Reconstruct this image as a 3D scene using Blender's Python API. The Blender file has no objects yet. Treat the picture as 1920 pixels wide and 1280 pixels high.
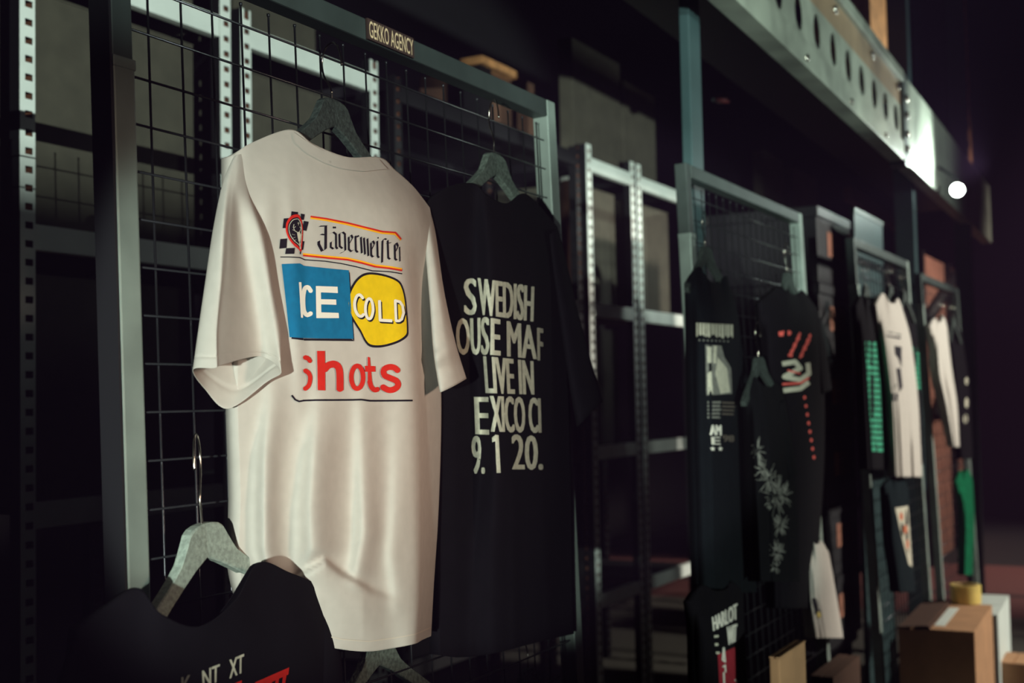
import bpy, bmesh, math, random
from mathutils import Vector, Matrix, Euler
from mathutils.bvhtree import BVHTree
import numpy as np

random.seed(7)
S = bpy.context.scene
C = S.collection

# ------------------------------------------------------------------ camera
F = 2318.0
PITCH = math.atan(110 / 2318.0)
ROLL = 0.02
TH = math.atan(1268 / 2320.6)
CAM = Vector((0, 0, 1.4))
fwd0 = Vector((math.cos(TH), math.sin(TH), 0)); RIGHT = Vector((math.sin(TH), -math.cos(TH), 0)); UPZ = Vector((0, 0, 1))
FWD = fwd0 * math.cos(PITCH) + UPZ * math.sin(PITCH)
UP = -fwd0 * math.sin(PITCH) + UPZ * math.cos(PITCH)
CR, SR = math.cos(ROLL), math.sin(ROLL)


def ray(x, y):
    a, b = x - 960, y - 640
    return RIGHT * (a * CR - b * SR) - UP * (a * SR + b * CR) + FWD * F


def at(x, y, Y):
    """world point that stands at distance Y from the camera wall-ward, seen at photo pixel x, y"""
    d = ray(x, y)
    return CAM + d * (Y / d.y)


def atz(x, y, z):
    d = ray(x, y)
    return CAM + d * ((z - 1.4) / d.z)


cam = bpy.data.cameras.new('camera')
cam.sensor_width = 36
cam.lens = F / 1920 * 36
cam.clip_start = 0.05
co = bpy.data.objects.new('camera', cam); C.objects.link(co)
xr = RIGHT * CR - UP * SR * 1.0
# camera axes: image right / image up in world
img_r = RIGHT * CR - UP * SR
img_u = RIGHT * SR + UP * CR
co.matrix_world = Matrix(((img_r.x, img_u.x, -FWD.x, CAM.x), (img_r.y, img_u.y, -FWD.y, CAM.y), (img_r.z, img_u.z, -FWD.z, CAM.z), (0, 0, 0, 1)))
cam.dof.use_dof = True
cam.dof.focus_distance = 1.78
cam.dof.aperture_fstop = 4.0
cam.dof.aperture_blades = 7
S.camera = co

# ------------------------------------------------------------------ light
S.view_settings.view_transform = 'Standard'
S.view_settings.look = 'None'
S.view_settings.exposure = 0.0
S.view_settings.gamma = 1.0
S.view_settings.use_curve_mapping = False
S.cycles.max_bounces = 6
S.cycles.volume_bounces = 0

W = bpy.data.worlds.new('hall'); S.world = W; W.use_nodes = True
wn = W.node_tree
wn.nodes['Background'].inputs[0].default_value = (0.42, 0.24, 0.52, 1)
wn.nodes['Background'].inputs[1].default_value = 0.0
HAZE = 0.0048  # purple scatter added to lift the dark tones
if HAZE:
    vs = wn.nodes.new('ShaderNodeVolumeScatter')
    vs.inputs['Color'].default_value = (0.80, 0.42, 1.0, 1)
    vs.inputs['Density'].default_value = HAZE
    wn.links.new(vs.outputs[0], wn.nodes['World Output'].inputs['Volume'])


def spot(name, loc, aim, power, col, size_deg, blend, radius):
    l = bpy.data.lights.new(name, 'SPOT'); l.energy = power; l.color = col; l.spot_size = math.radians(size_deg); l.spot_blend = blend
    l.shadow_soft_size = radius
    o = bpy.data.objects.new(name, l); C.objects.link(o); o.location = loc
    o.rotation_euler = (Vector(aim) - Vector(loc)).to_track_quat('-Z', 'Y').to_euler()
    return o


def area(name, loc, aim, power, col, sx, sy):
    l = bpy.data.lights.new(name, 'AREA'); l.energy = power; l.color = col; l.shape = 'RECTANGLE'; l.size = sx; l.size_y = sy
    o = bpy.data.objects.new(name, l); C.objects.link(o); o.location = loc
    o.rotation_euler = (Vector(aim) - Vector(loc)).to_track_quat('-Z', 'Y').to_euler()
    return o


# raking cool spot standing left of the photographer
spot('spot_key', (-1.5, -0.25, 1.28), (1.75, 1.03, 1.46), 500, (0.87, 1.0, 0.90), 17, 0.25, 0.025)
# added light for the upper shelves; an unseen flap blocks it lower down
spot('shelves_fill', (-2.2, -5.3, 1.70), (2.7, 2.3, 2.25), 2500, (0.84, 1.0, 0.92), 20, 0.4, 0.008)
# added low lights, unseen: the shelving gap, then the second panel's prints
spot('gap_fill', (-2.7, -5.25, 0.66), (5.2, 2.3, 2.72), 4200, (0.84, 1.0, 0.92), 10.8, 0.5, 0.06)
spot('prints_fill', (-2.75, -5.2, 0.9), (3.22, 1.0, 1.12), 1900, (0.84, 1.0, 0.92), 8.0, 0.5, 0.06)
# added light for the far floor and the plywood screen
spot('far_aisle_fill', (10.4, -1.2, 5.0), (10.8, 1.2, 0.8), 900, (1.0, 0.86, 0.74), 62, 0.8, 0.2)
# added warm fill for the shaded folds of the white shirt
spot('warm_fill', (1.9, -2.3, 2.0), (1.5, 1.0, 1.40), 250, (1.0, 0.74, 0.58), 15.5, 0.5, 0.3)
# far aisle light, then a light added to brighten the beam
spot('aisle_light', (6.3, -2.9, 2.7), (5.9, 0.9, 0.95), 900, (1.0, 0.94, 0.84), 56, 0.6, 0.15)
spot('beam_fill', (7.6, -2.4, 2.6), (6.1, 1.1, 2.78), 230, (0.86, 1.0, 0.93), 60, 0.9, 0.25)


# ------------------------------------------------------------------ materials
def lin(c):
    r = []
    for v in c[:3]:
        v = v / 255.0
        r.append(v / 12.92 if v <= 0.04045 else ((v + 0.055) / 1.055) ** 2.4)
    return (r[0], r[1], r[2], 1)


def mat(name, rgb, rough=0.7, metal=0.0, var=0.0, scale=20, bump=0.0, bscale=300, spec=0.5, sheen=0.0, rvar=0.0, rgb2=None):
    m = bpy.data.materials.new(name); m.use_nodes = True
    nt = m.node_tree; b = nt.nodes['Principled BSDF']
    b.inputs['Base Color'].default_value = lin(rgb)
    b.inputs['Roughness'].default_value = rough
    b.inputs['Metallic'].default_value = metal
    b.inputs['Specular IOR Level'].default_value = spec
    if sheen: b.inputs['Sheen Weight'].default_value = sheen
    tc = nt.nodes.new('ShaderNodeTexCoord')
    if var or rgb2:
        n = nt.nodes.new('ShaderNodeTexNoise'); n.inputs['Scale'].default_value = scale; n.inputs['Detail'].default_value = 6
        nt.links.new(tc.outputs['Object'], n.inputs['Vector'])
        r = nt.nodes.new('ShaderNodeValToRGB')
        a = lin(rgb); z = lin(rgb2) if rgb2 else None
        r.color_ramp.elements[0].position = 0.35; r.color_ramp.elements[1].position = 0.65
        r.color_ramp.elements[0].color = tuple(v * (1 - var) for v in a[:3]) + (1,)
        r.color_ramp.elements[1].color = z if z else tuple(min(1, v * (1 + var)) for v in a[:3]) + (1,)
        nt.links.new(n.outputs['Fac'], r.inputs[0]); nt.links.new(r.outputs[0], b.inputs['Base Color'])
        if rvar:
            mr = nt.nodes.new('ShaderNodeMapRange'); mr.inputs['To Min'].default_value = rough - rvar; mr.inputs['To Max'].default_value = rough + rvar
            nt.links.new(n.outputs['Fac'], mr.inputs[0]); nt.links.new(mr.outputs[0], b.inputs['Roughness'])
    if bump:
        n2 = nt.nodes.new('ShaderNodeTexNoise'); n2.inputs['Scale'].default_value = bscale; n2.inputs['Detail'].default_value = 3
        nt.links.new(tc.outputs['Object'], n2.inputs['Vector'])
        bp = nt.nodes.new('ShaderNodeBump'); bp.inputs['Strength'].default_value = bump; bp.inputs['Distance'].default_value = 0.002
        nt.links.new(n2.outputs['Fac'], bp.inputs['Height']); nt.links.new(bp.outputs[0], b.inputs['Normal'])
    return m


M = {}
M['white_cloth'] = mat('white_cotton', (192, 184, 176), 0.95, 0, 0.03, 60, 0.10, 1400, 0.1)
M['black_cloth'] = mat('black_cotton', (13, 10, 15), 0.95, 0, 0.1, 30, 0.2, 500, 0.12)
M['navy_cloth'] = mat('navy_cotton', (12, 16, 20), 0.95, 0, 0.1, 30, 0.2, 500, 0.12)
M['grey_cloth'] = mat('charcoal_cotton', (11, 11, 14), 0.95, 0, 0.1, 30, 0.2, 500, 0.12)
M['green_cloth'] = mat('green_cotton', (10, 92, 60), 0.9, 0, 0.2, 30, 0.2, 500, 0.1)
M['teal_cloth'] = mat('dark_teal_cotton', (16, 26, 30), 0.95, 0, 0.1, 30, 0.2, 500, 0.1)
M['steel'] = mat('galvanised_steel', (140, 152, 145), 0.5, 0.3, 0.16, 9, 0.08, 120, 0.5, rvar=0.1)
M['steel_dark'] = mat('dark_steel', (74, 82, 80), 0.5, 0.5, 0.16, 9, 0.05, 120)
M['wire'] = mat('black_wire', (70, 70, 74), 0.3, 0.8)
M['chrome'] = mat('chrome', (190, 180, 170), 0.18, 1.0)
M['hanger'] = mat('grey_moulded_board', (92, 102, 94), 0.8, 0, 0.35, 180, 0.7, 260, 0.3)
M['hanger_light'] = mat('pale_moulded_board', (150, 160, 150), 0.8, 0, 0.2, 180, 0.5, 260, 0.3)
M['hanger_dark'] = mat('charcoal_moulded_board', (54, 61, 58), 0.8, 0, 0.4, 180, 0.7, 260, 0.3)
M['rack_white'] = mat('pale_zinc', (238, 242, 236), 0.6, 0.0, 0.05, 12)
M['rack_side'] = mat('dark_and_shaded_steel', (16, 14, 17), 0.6, 0.2)  # dark steel, also holds the shade of rear uprights and one shelving unit
M['rust'] = mat('rusty_steel', (120, 72, 50), 0.8, 0, 0.3, 20)
M['card_olive'] = mat('grey_brown_cardboard', (74, 69, 58), 0.9, 0, 0.12, 14, 0.1, 80)
M['card'] = mat('brown_cardboard', (176, 132, 96), 0.9, 0, 0.1, 10, 0.1, 80)
M['card_dark'] = mat('dark_brown_cardboard', (78, 50, 36), 0.9, 0, 0.15, 10)
M['card_white'] = mat('white_cardboard', (206, 214, 208), 0.85, 0, 0.06, 8)
M['beam'] = mat('zinc_beam', (142, 148, 136), 0.5, 0.3, 0.26, 5, 0.05, 60, rvar=0.12)
M['beam_band'] = mat('weathered_tan_paint', (132, 110, 84), 0.6, 0.1, 0.25, 5)
M['post_teal'] = mat('teal_grey_paint', (50, 70, 72), 0.5, 0.2, 0.1, 8)
M['red_paint'] = mat('red_painted_steel', (70, 16, 16), 0.6, 0.1, 0.2, 12)
M['wood'] = mat('warm_timber', (190, 132, 84), 0.8, 0, 0.25, 16)
M['ply'] = mat('pinkish_plywood', (176, 122, 104), 0.85, 0, 0.15, 6)
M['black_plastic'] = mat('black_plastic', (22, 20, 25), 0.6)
M['label_brown'] = mat('brown_paper', (140, 92, 74), 0.9, 0, 0.2, 30)
M['tape'] = mat('yellow_tape', (226, 200, 116), 0.35, 0, 0.1, 20)
M['tape_core'] = mat('tape_core_card', (150, 120, 80), 0.9)
M['foil'] = mat('clear_plastic_film', (190, 195, 195), 0.15, 0.7)
M['dark_wall'] = mat('dark_wall_paint', (26, 23, 28), 0.95, 0, 0.1, 3)
M['ink_black'] = mat('black_ink', (24, 17, 30), 0.7, spec=0.2)
M['ink_blue'] = mat('blue_ink', (10, 106, 150), 0.7, 0, 0.08, 90, spec=0.2)
M['ink_yellow'] = mat('yellow_ink', (230, 192, 14), 0.7, 0, 0.05, 90, spec=0.2)
M['ink_orange'] = mat('orange_ink', (250, 176, 20), 0.7, spec=0.2)
M['ink_red'] = mat('red_ink', (206, 38, 28), 0.7, 0, 0.06, 90, spec=0.2)
M['ink_white'] = mat('white_ink', (236, 228, 216), 0.7, spec=0.2)
M['ink_grey'] = mat('pale_grey_ink', (196, 190, 172), 0.8, 0, 0.12, 120, spec=0.2)
M['ink_mid'] = mat('mid_grey_ink', (120, 118, 112), 0.8, 0, 0.3, 120, spec=0.2)
M['ink_dim'] = mat('dim_taupe_ink', (96, 86, 78), 0.8, 0, 0.12, 120, spec=0.2)
M['ink_maroon'] = mat('maroon_ink', (150, 40, 52), 0.8, 0, 0.1, 60, spec=0.2)
M['ink_coral'] = mat('coral_ink', (226, 96, 88), 0.8, 0, 0.2, 60, spec=0.2)
M['ink_green'] = mat('green_ink', (60, 150, 118), 0.8, 0, 0.4, 60, spec=0.2)
M['ink_tan'] = mat('tan_lettering', (214, 186, 150), 0.7, spec=0.2)
M['plate'] = mat('dark_brown_plate', (62, 44, 40), 0.6)
M['rust_print'] = mat('rust_ink', (190, 110, 80), 0.8, spec=0.2)


def emit(name, col, strength):
    m = bpy.data.materials.new(name); m.use_nodes = True
    b = m.node_tree.nodes['Principled BSDF']
    b.inputs['Base Color'].default_value = (0.8, 0.8, 0.8, 1)
    b.inputs['Emission Color'].default_value = col; b.inputs['Emission Strength'].default_value = strength
    return m


M['lamp_glow'] = emit('lamp_lens', (0.86, 1.0, 0.93, 1), 26)


# ------------------------------------------------------------------ helpers
def new_obj(name, me, m=None, parent=None):
    o = bpy.data.objects.new(name, me); C.objects.link(o)
    if m: me.materials.append(m)
    if parent: o.parent = parent
    return o


def empty(name, loc=(0, 0, 0), rot=(0, 0, 0)):
    o = bpy.data.objects.new(name, None); C.objects.link(o); o.location = loc; o.rotation_euler = rot
    o.empty_display_size = 0.05
    return o


def tag(o, label, cat, group=None):
    o['label'] = label; o['category'] = cat
    if group: o['group'] = group
    return o


def from_bm(name, bm, m, parent=None, smooth=False):
    me = bpy.data.meshes.new(name); bm.normal_update(); bm.to_mesh(me); bm.free()
    if smooth: me.shade_smooth()
    return new_obj(name, me, m, parent)


def add_box(bm, x0, x1, y0, y1, z0, z1):
    v = [bm.verts.new(p) for p in ((x0, y0, z0), (x1, y0, z0), (x1, y1, z0), (x0, y1, z0), (x0, y0, z1), (x1, y0, z1), (x1, y1, z1), (x0, y1, z1))]
    for f in ((0, 3, 2, 1), (4, 5, 6, 7), (0, 1, 5, 4), (1, 2, 6, 5), (2, 3, 7, 6), (3, 0, 4, 7)):
        bm.faces.new([v[i] for i in f])
    return v


def box(name, x0, x1, y0, y1, z0, z1, m, parent=None, bevel=0.0):
    bm = bmesh.new(); add_box(bm, x0, x1, y0, y1, z0, z1)
    if bevel: bmesh.ops.bevel(bm, geom=bm.edges[:], offset=bevel, segments=2, affect='EDGES', profile=0.6)
    return from_bm(name, bm, m, parent)


def tube_bm(bm, pts, r, n=8, caps=True):
    pts = [Vector(p) for p in pts]
    rings = []
    prev = None
    for i, p in enumerate(pts):
        a = pts[max(0, i - 1)]; b = pts[min(len(pts) - 1, i + 1)]
        t = (b - a).normalized()
        if prev is None:
            q = Vector((0, 0, 1)) if abs(t.z) < 0.9 else Vector((1, 0, 0))
            prev = t.cross(q).normalized()
        u = (prev - t * prev.dot(t)).normalized(); w = t.cross(u); prev = u
        rr = r[i] if isinstance(r, (list, tuple)) else r
        rings.append([bm.verts.new(p + (u * math.cos(2 * math.pi * k / n) + w * math.sin(2 * math.pi * k / n)) * rr) for k in range(n)])
    for a, b in zip(rings, rings[1:]):
        for k in range(n): bm.faces.new((a[k], a[(k + 1) % n], b[(k + 1) % n], b[k]))
    if caps:
        bm.faces.new(rings[0][::-1]); bm.faces.new(rings[-1])


def tube(name, pts, r, m, parent=None, n=8):
    bm = bmesh.new(); tube_bm(bm, pts, r, n); return from_bm(name, bm, m, parent, True)


def catmull(P, t):
    """P list of arrays, t in 0..1 -> point"""
    n = len(P) - 1
    s = min(max(t, 0), 1) * n; i = min(int(s), n - 1); f = s - i
    p0 = P[max(0, i - 1)]; p1 = P[i]; p2 = P[i + 1]; p3 = P[min(n, i + 2)]
    return 0.5 * (2 * p1 + (p2 - p0) * f + (2 * p0 - 5 * p1 + 4 * p2 - p3) * f * f + (3 * p1 - p0 - 3 * p2 + p3) * f ** 3)


def catmull_loop(P, t):
    n = len(P); s = (t % 1.0) * n; i = int(s) % n; f = s - int(s)
    p0, p1, p2, p3 = P[(i - 1) % n], P[i], P[(i + 1) % n], P[(i + 2) % n]
    return 0.5 * (2 * p1 + (p2 - p0) * f + (2 * p0 - 5 * p1 + 4 * p2 - p3) * f * f + (3 * p1 - p0 - 3 * p2 + p3) * f ** 3)


# ------------------------------------------------------------------ garments
class Garment:
    """a hanging t-shirt: front sheet laid through control rows, back sheet behind it, sleeves, prints lying on the cloth"""

    def __init__(s, root, rows, m, NU=40, NV=50, fold=None, thick=0.05, drop=0.035, neck=(0.3, 0.7), flat=1.0, ref=1.09):
        s.root = root; s.m = m; s.flat = flat; s.ref = ref
        rows = [[(x, y, ref - (ref - D) * flat) for x, y, D in r] for r in rows]
        R = [[np.array(p, float) for p in r] for r in rows]
        G = []
        for j in range(NV + 1):
            v = j / NV
            cols = [catmull([r[k] for r in R], v) for k in range(len(R[0]))]
            G.append([catmull(cols, i / NU) for i in range(NU + 1)])
        bm = bmesh.new(); fr = []; bk = []
        base = []
        for j, row in enumerate(G):
            a = []; b0 = []
            for i, (x, y, D) in enumerate(row):
                u = i / NU
                w = min(1, 8 * u, 8 * (1 - u))
                d = (fold(x, y, u, j / NV) if fold else 0) * w * flat
                a.append(bm.verts.new(at(x, y, D - d))); b0.append(at(x, y, D))
            fr.append(a); base.append(b0)
        for j in range(NV + 1):
            l, r = base[j][0], base[j][-1]; v = j / NV; a = []
            for i in range(NU + 1):
                u = i / NU
                if i in (0, NU): a.append(fr[j][i]); continue
                nk = 1 - abs((u - 0.5 * (neck[0] + neck[1])) / (0.5 * (neck[1] - neck[0])))
                if j == 0 and nk <= 0: a.append(fr[0][i]); continue
                p = l.lerp(r, u); q = base[j][i]
                env = math.sin(math.pi * u) ** 0.6
                yb = p.y + thick * 0.45 * env * min(1, 0.25 + 2.5 * v)
                z = q.z - (drop * max(0, nk) ** 0.7 * max(0, 1 - 5 * v))
                x = q.x + (p.x - q.x) * 0.5
                a.append(bm.verts.new((x, max(yb, q.y + 0.022), z)))
            bk.append(a)
        for j in range(NV):
            for i in range(NU):
                bm.faces.new((fr[j][i], fr[j + 1][i], fr[j + 1][i + 1], fr[j][i + 1]))
                vs_ = []
                for q in (bk[j][i], bk[j][i + 1], bk[j + 1][i + 1], bk[j + 1][i]):
                    if q not in vs_: vs_.append(q)
                if len(vs_) > 2:
                    try: bm.faces.new(vs_)
                    except ValueError: pass
        V = [v.co.copy() for r in fr for v in r]
        n1 = NU + 1
        s.bvh = BVHTree.FromPolygons(V, [(j * n1 + i, (j + 1) * n1 + i, (j + 1) * n1 + i + 1, j * n1 + i + 1) for j in range(NV) for i in range(NU)])
        s.body = from_bm('body', bm, m, root, True)
        s.cloth(s.body)

    def cloth(s, o):
        md = o.modifiers.new('cloth', 'SOLIDIFY'); md.thickness = 0.0008; md.offset = 0

    def sleeve(s, rings, K=40, L=26, name='sleeve', dent=None):
        bm = bmesh.new(); rr = []
        k_ = min(1, s.flat * 1.15)
        rings = [[(x, y, s.ref - (s.ref - D) * k_) for x, y, D in r] for r in rings]
        R = [[np.array(p, float) for p in r] for r in rings]
        for j in range(L + 1):
            ring = [catmull([r[k] for r in R], j / L) for k in range(len(R[0]))]
            row = []
            for i in range(K):
                x, y, D = catmull_loop(ring, i / K)
                if dent: D -= dent(x, y, i / K, j / L)
                row.append(bm.verts.new(at(x, y, D)))
            rr.append(row)
        for j in range(L):
            for i in range(K): bm.faces.new((rr[j][i], rr[j][(i + 1) % K], rr[j + 1][(i + 1) % K], rr[j + 1][i]))
        o = from_bm(name, bm, s.m, s.root, True); s.cloth(o); return o

    def auto_sleeve(s, prof, th0=0.02, th1=0.05):
        """prof: list of (outer_x, outer_y, inner_x, inner_y, D)"""
        rings = []
        n = len(prof) - 1
        for j, (ox, oy, ix, iy, D) in enumerate(prof):
            th = th0 + (th1 - th0) * j / n
            r = []
            for k in range(8):
                a = 2 * math.pi * k / 8
                f = 0.5 - 0.5 * math.cos(a)
                r.append((ox + (ix - ox) * f, oy + (iy - oy) * f, D - th * math.sin(a) * (0.8 if math.sin(a) > 0 else 1)))
            rings.append(r)
        return s.sleeve(rings, 28, 18)

    def hit(s, x, y, off):
        d = ray(x, y).normalized()
        h = s.bvh.ray_cast(CAM, d)
        if h[0] is None:
            h = s.bvh.find_nearest(at(x, y, 1.0))
            n = h[1] if h[1].dot(d) < 0 else -h[1]
            return h[0] + n * off
        n = h[1] if h[1].dot(d) < 0 else -h[1]
        return h[0] + (n * 0.8 - d * 0.45) * off

    def decal(s, name, polys, m, layer=1, step=8.0, parent=None):
        """polys: list of pixel outlines lying on the cloth"""
        bm = bmesh.new()
        for P in polys:
            add_poly(bm, P)
        return s.lay(name, bm, m, layer, step, parent)

    def lay(s, name, bm, m, layer, step, parent=None):
        bmesh.ops.triangulate(bm, faces=bm.faces[:])
        if not bm.verts: bm.free(); return None
        seen = set(); isl = 0                      # each letter or pen stroke lies a hair above the one before it
        for v0 in bm.verts[:]:
            if v0 in seen: continue
            st = [v0]; seen.add(v0)
            while st:
                v = st.pop(); v.co.z = isl % 14
                for e in v.link_edges:
                    w = e.other_vert(v)
                    if w not in seen: seen.add(w); st.append(w)
            isl += 1
        xs = [v.co.x for v in bm.verts]; ys = [v.co.y for v in bm.verts]
        for ax, lo, hi in ((0, min(xs), max(xs)), (1, min(ys), max(ys))):
            k = math.ceil(lo / step) * step
            while k < hi:
                n = (1, 0, 0) if ax == 0 else (0, 1, 0)
                c = (k, 0, 0) if ax == 0 else (0, k, 0)
                bmesh.ops.bisect_plane(bm, geom=bm.verts[:] + bm.edges[:] + bm.faces[:], dist=1e-5, plane_co=c, plane_no=n)
                k += step
        for v in bm.verts: v.co = s.hit(v.co.x, v.co.y, 0.0011 + 0.00034 * layer + 0.00002 * v.co.z)
        bmesh.ops.triangulate(bm, faces=bm.faces[:])
        for f in bm.faces:
            if f.normal.y > 0: pass
        return from_bm(name, bm, m, parent or s.root, True)

    def text(s, name, txt, quad, m, layer=2, bold=0.0, step=8.0, parent=None):
        """quad: four pixel corners tl, tr, br, bl the words are stretched over"""
        tl, tr, br, bl = [Vector(q) for q in quad]
        out = bmesh.new()
        for dx in ((-1, -0.5, 0, 0.5, 1) if bold else (0,)):   # heavier face: the letters laid again with a small shift
            bm = text_bm(txt, 0)
            for v in bm.verts:
                u, w = v.co.x, v.co.y
                p = (bl * (1 - u) + br * u) * (1 - w) + (tl * (1 - u) + tr * u) * w
                c = (tl + tr + br + bl) / 4; sx = 1 - 2 * bold / max(1, (tr - tl).length)
                v.co = (c.x + (p.x - c.x) * sx + dx * bold, p.y, 0)
            me = bpy.data.meshes.new('t'); bm.to_mesh(me); bm.free(); out.from_mesh(me); bpy.data.meshes.remove(me)
        bm = out
        return s.lay(name, bm, m, layer, step, parent)


def text_bm(txt, bold=0.0):
    cu = bpy.data.curves.new('lettering', 'FONT'); cu.body = txt; cu.offset = bold; cu.resolution_u = 3
    o = bpy.data.objects.new('lettering', cu); C.objects.link(o)
    me = bpy.data.meshes.new_from_object(o.evaluated_get(bpy.context.evaluated_depsgraph_get()))
    bm = bmesh.new(); bm.from_mesh(me)
    bpy.data.objects.remove(o); bpy.data.curves.remove(cu); bpy.data.meshes.remove(me)
    xs = [v.co.x for v in bm.verts]; ys = [v.co.y for v in bm.verts]
    x0, x1, y0, y1 = min(xs), max(xs), min(ys), max(ys)
    for v in bm.verts: v.co = ((v.co.x - x0) / (x1 - x0), (v.co.y - y0) / (y1 - y0), 0)
    return bm


def add_poly(bm, P):
    vs_ = [bm.verts.new((p[0], p[1], 0)) for p in P]
    try:
        f = bm.faces.new(vs_)
        if len(vs_) > 4: bmesh.ops.triangulate(bm, faces=[f])
    except ValueError: pass


def stroke(pts, w, close=False, joints=True):
    """outline pieces of a pen line of width w"""
    out = []
    P = [Vector((p[0], p[1])) for p in pts]
    if close: P = P + [P[0]]
    for a, b in zip(P, P[1:]):
        d = (b - a)
        if d.length < 1e-6: continue
        n = Vector((-d.y, d.x)).normalized() * w / 2
        out.append([a + n, b + n, b - n, a - n])
    if joints:
        for p in (P[1:-1] if not close else P[:-1]):
            out.append([(p.x + math.cos(k * math.pi / 4) * w / 2, p.y + math.sin(k * math.pi / 4) * w / 2) for k in range(8)])
    return out


def sp(pts, k=5):
    A = [np.array(p, float) for p in pts]; n = (len(A) - 1) * k
    return [tuple(catmull(A, i / n)) for i in range(n + 1)]


def nib(pts, n=(17, -9)):
    """broad-nib pen stroke"""
    out = []
    n = Vector(n)
    P = [Vector((p[0], p[1])) for p in pts]
    for a, b in zip(P, P[1:]):
        q = [a - n, a + n, b + n, b - n]
        cx = sum((p.x for p in q)) / 4; cy = sum((p.y for p in q)) / 4
        q.sort(key=lambda p: math.atan2(p.y - cy, p.x - cx))
        out.append(q)
    return out


def smooth(P, k=4):
    A = [np.array(p, float) for p in P]; n = len(A) * k
    return [tuple(catmull_loop(A, i / n)) for i in range(n)]


def zm(polys, x0, y0, k):
    """from a drawing board of scale k with its corner at x0, y0"""
    return [[(x0 + p[0] / k, y0 + p[1] / k) for p in P] for P in polys]


def ell(cx, cy, rx, ry, n=28, a0=0, a1=2 * math.pi):
    return [(cx + rx * math.cos(a0 + (a1 - a0) * k / n), cy + ry * math.sin(a0 + (a1 - a0) * k / n)) for k in range(n + (0 if abs(a1 - a0) > 6.2 else 1))]


def simple_rows(left, right, top, D_edge, D_mid, ys):
    """rows of a plain shirt: left/right = [(y, x)...], top = seven points of the shoulder and neck line"""
    fr = [0, .12, .3, .5, .7, .88, 1]
    pr = [0, .5, .85, 1, .85, .5, 0]
    lx = lambda y: float(np.interp(y, [a for a, _ in left], [b for _, b in left]))
    rx = lambda y: float(np.interp(y, [a for a, _ in right], [b for _, b in right]))
    rows = [[(x, y, D_edge + (D_mid - D_edge) * (0.5 if k == 3 else 0.06)) for k, ((x, y), p) in enumerate(zip(top, pr))]]
    for y in ys:
        a, b = lx(y), rx(y)
        rows.append([(a + (b - a) * f, y, D_edge + (D_mid - D_edge) * p) for f, p in zip(fr, pr)])
    return rows


def ripple(seed, amp, n=5, y0=0.15):
    rnd = random.Random(seed)
    K = [(rnd.uniform(0.1, 0.9), rnd.uniform(-0.12, 0.12), rnd.uniform(0.03, 0.06), rnd.uniform(0.4, 1) * rnd.choice((1, 1, -1))) for _ in range(n)]

    def f(x, y, u, v):
        t = max(0, min(1, (v - y0) / 0.5))
        return amp * t * sum(a * math.exp(-((u - c - d * v) / w) ** 2) for c, d, w, a in K)
    return f


# ------------------------------------------------------------------ setting
def structure(o):
    o['kind'] = 'structure'; return o


def floor_material():
    m = mat('painted_concrete', (88, 84, 77), 0.75, 0, 0.12, 1.5, 0.05, 40)
    nt = m.node_tree; b = nt.nodes['Principled BSDF']
    src = b.inputs['Base Color'].links[0].from_socket
    tc = nt.nodes.new('ShaderNodeTexCoord'); sp = nt.nodes.new('ShaderNodeSeparateXYZ'); nt.links.new(tc.outputs['Object'], sp.inputs[0])
    cr = nt.nodes.new('ShaderNodeValToRGB'); cr.color_ramp.interpolation = 'CONSTANT'
    mr = nt.nodes.new('ShaderNodeMapRange'); mr.inputs['From Min'].default_value = 0; mr.inputs['From Max'].default_value = 14
    nt.links.new(sp.outputs['X'], mr.inputs[0]); nt.links.new(mr.outputs[0], cr.inputs[0])
    e = cr.color_ramp.elements
    e[0].position = 0; e[0].color = lin((88, 84, 77))
    e[1].position = 7.55 / 14; e[1].color = lin((60, 50, 50))
    for p, c in ((7.62, (120, 112, 104)), (8.2, (126, 74, 72)), (9.0, (56, 40, 42)), (9.12, (126, 74, 72)), (10.6, (40, 36, 40))):
        q = e.new(p / 14); q.color = lin(c)
    mx = nt.nodes.new('ShaderNodeMix'); mx.data_type = 'RGBA'; mx.blend_type = 'MULTIPLY'; mx.inputs['Factor'].default_value = 0.35
    nt.links.new(cr.outputs[0], mx.inputs['A']); nt.links.new(src, mx.inputs['B']); nt.links.new(mx.outputs['Result'], b.inputs['Base Color'])
    return m


structure(box('floor', -5, 16, -6, 6, -0.1, 0, floor_material()))
structure(box('wall_back', -5, 16, 5.0, 5.2, 0, 6, M['dark_wall']))
structure(box('wall_far', 15, 15.2, -6, 5.0, 0, 6, M['dark_wall']))
structure(box('wall_near', -5.2, -5, -6, 5.2, 0, 6, M['dark_wall']))
structure(box('wall_aisle', -5, 16, -6.2, -6, 0, 6, M['dark_wall']))
structure(box('ceiling', -5.2, 16, -6.2, 5.2, 6, 6.2, M['dark_wall']))


# ------------------------------------------------------------------ stock shelving behind the panels
def upright(parent, x0, x1, y, z1, zfloor=0.0, depth=0.035, m=None, pitch=0.0425, flip=False):
    """slotted post: a face plate with real slots, and a side flange"""
    m = m or M['rack_white']
    bm = bmesh.new()
    w = x1 - x0
    a, b = x0 + 0.33 * w, x0 + 0.85 * w
    t = 0.002
    add_box(bm, x0, a, y, y + t, zfloor, z1); add_box(bm, b, x1, y, y + t, zfloor, z1)
    z = zfloor
    while z < z1 - 0.02:
        add_box(bm, a, b, y, y + t, z, min(z + pitch * 0.62, z1)); z += pitch
    fx = x0 if not flip else x1 - t
    o = from_bm('upright', bm, m, parent)
    side = box('flange', x0, x0 + t, y + t, y + depth, zfloor, z1, M['rack_side'], o)
    box('flange', x1 - t, x1, y + t, y + depth, zfloor, z1, M['rust'], o)
    return o


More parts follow.
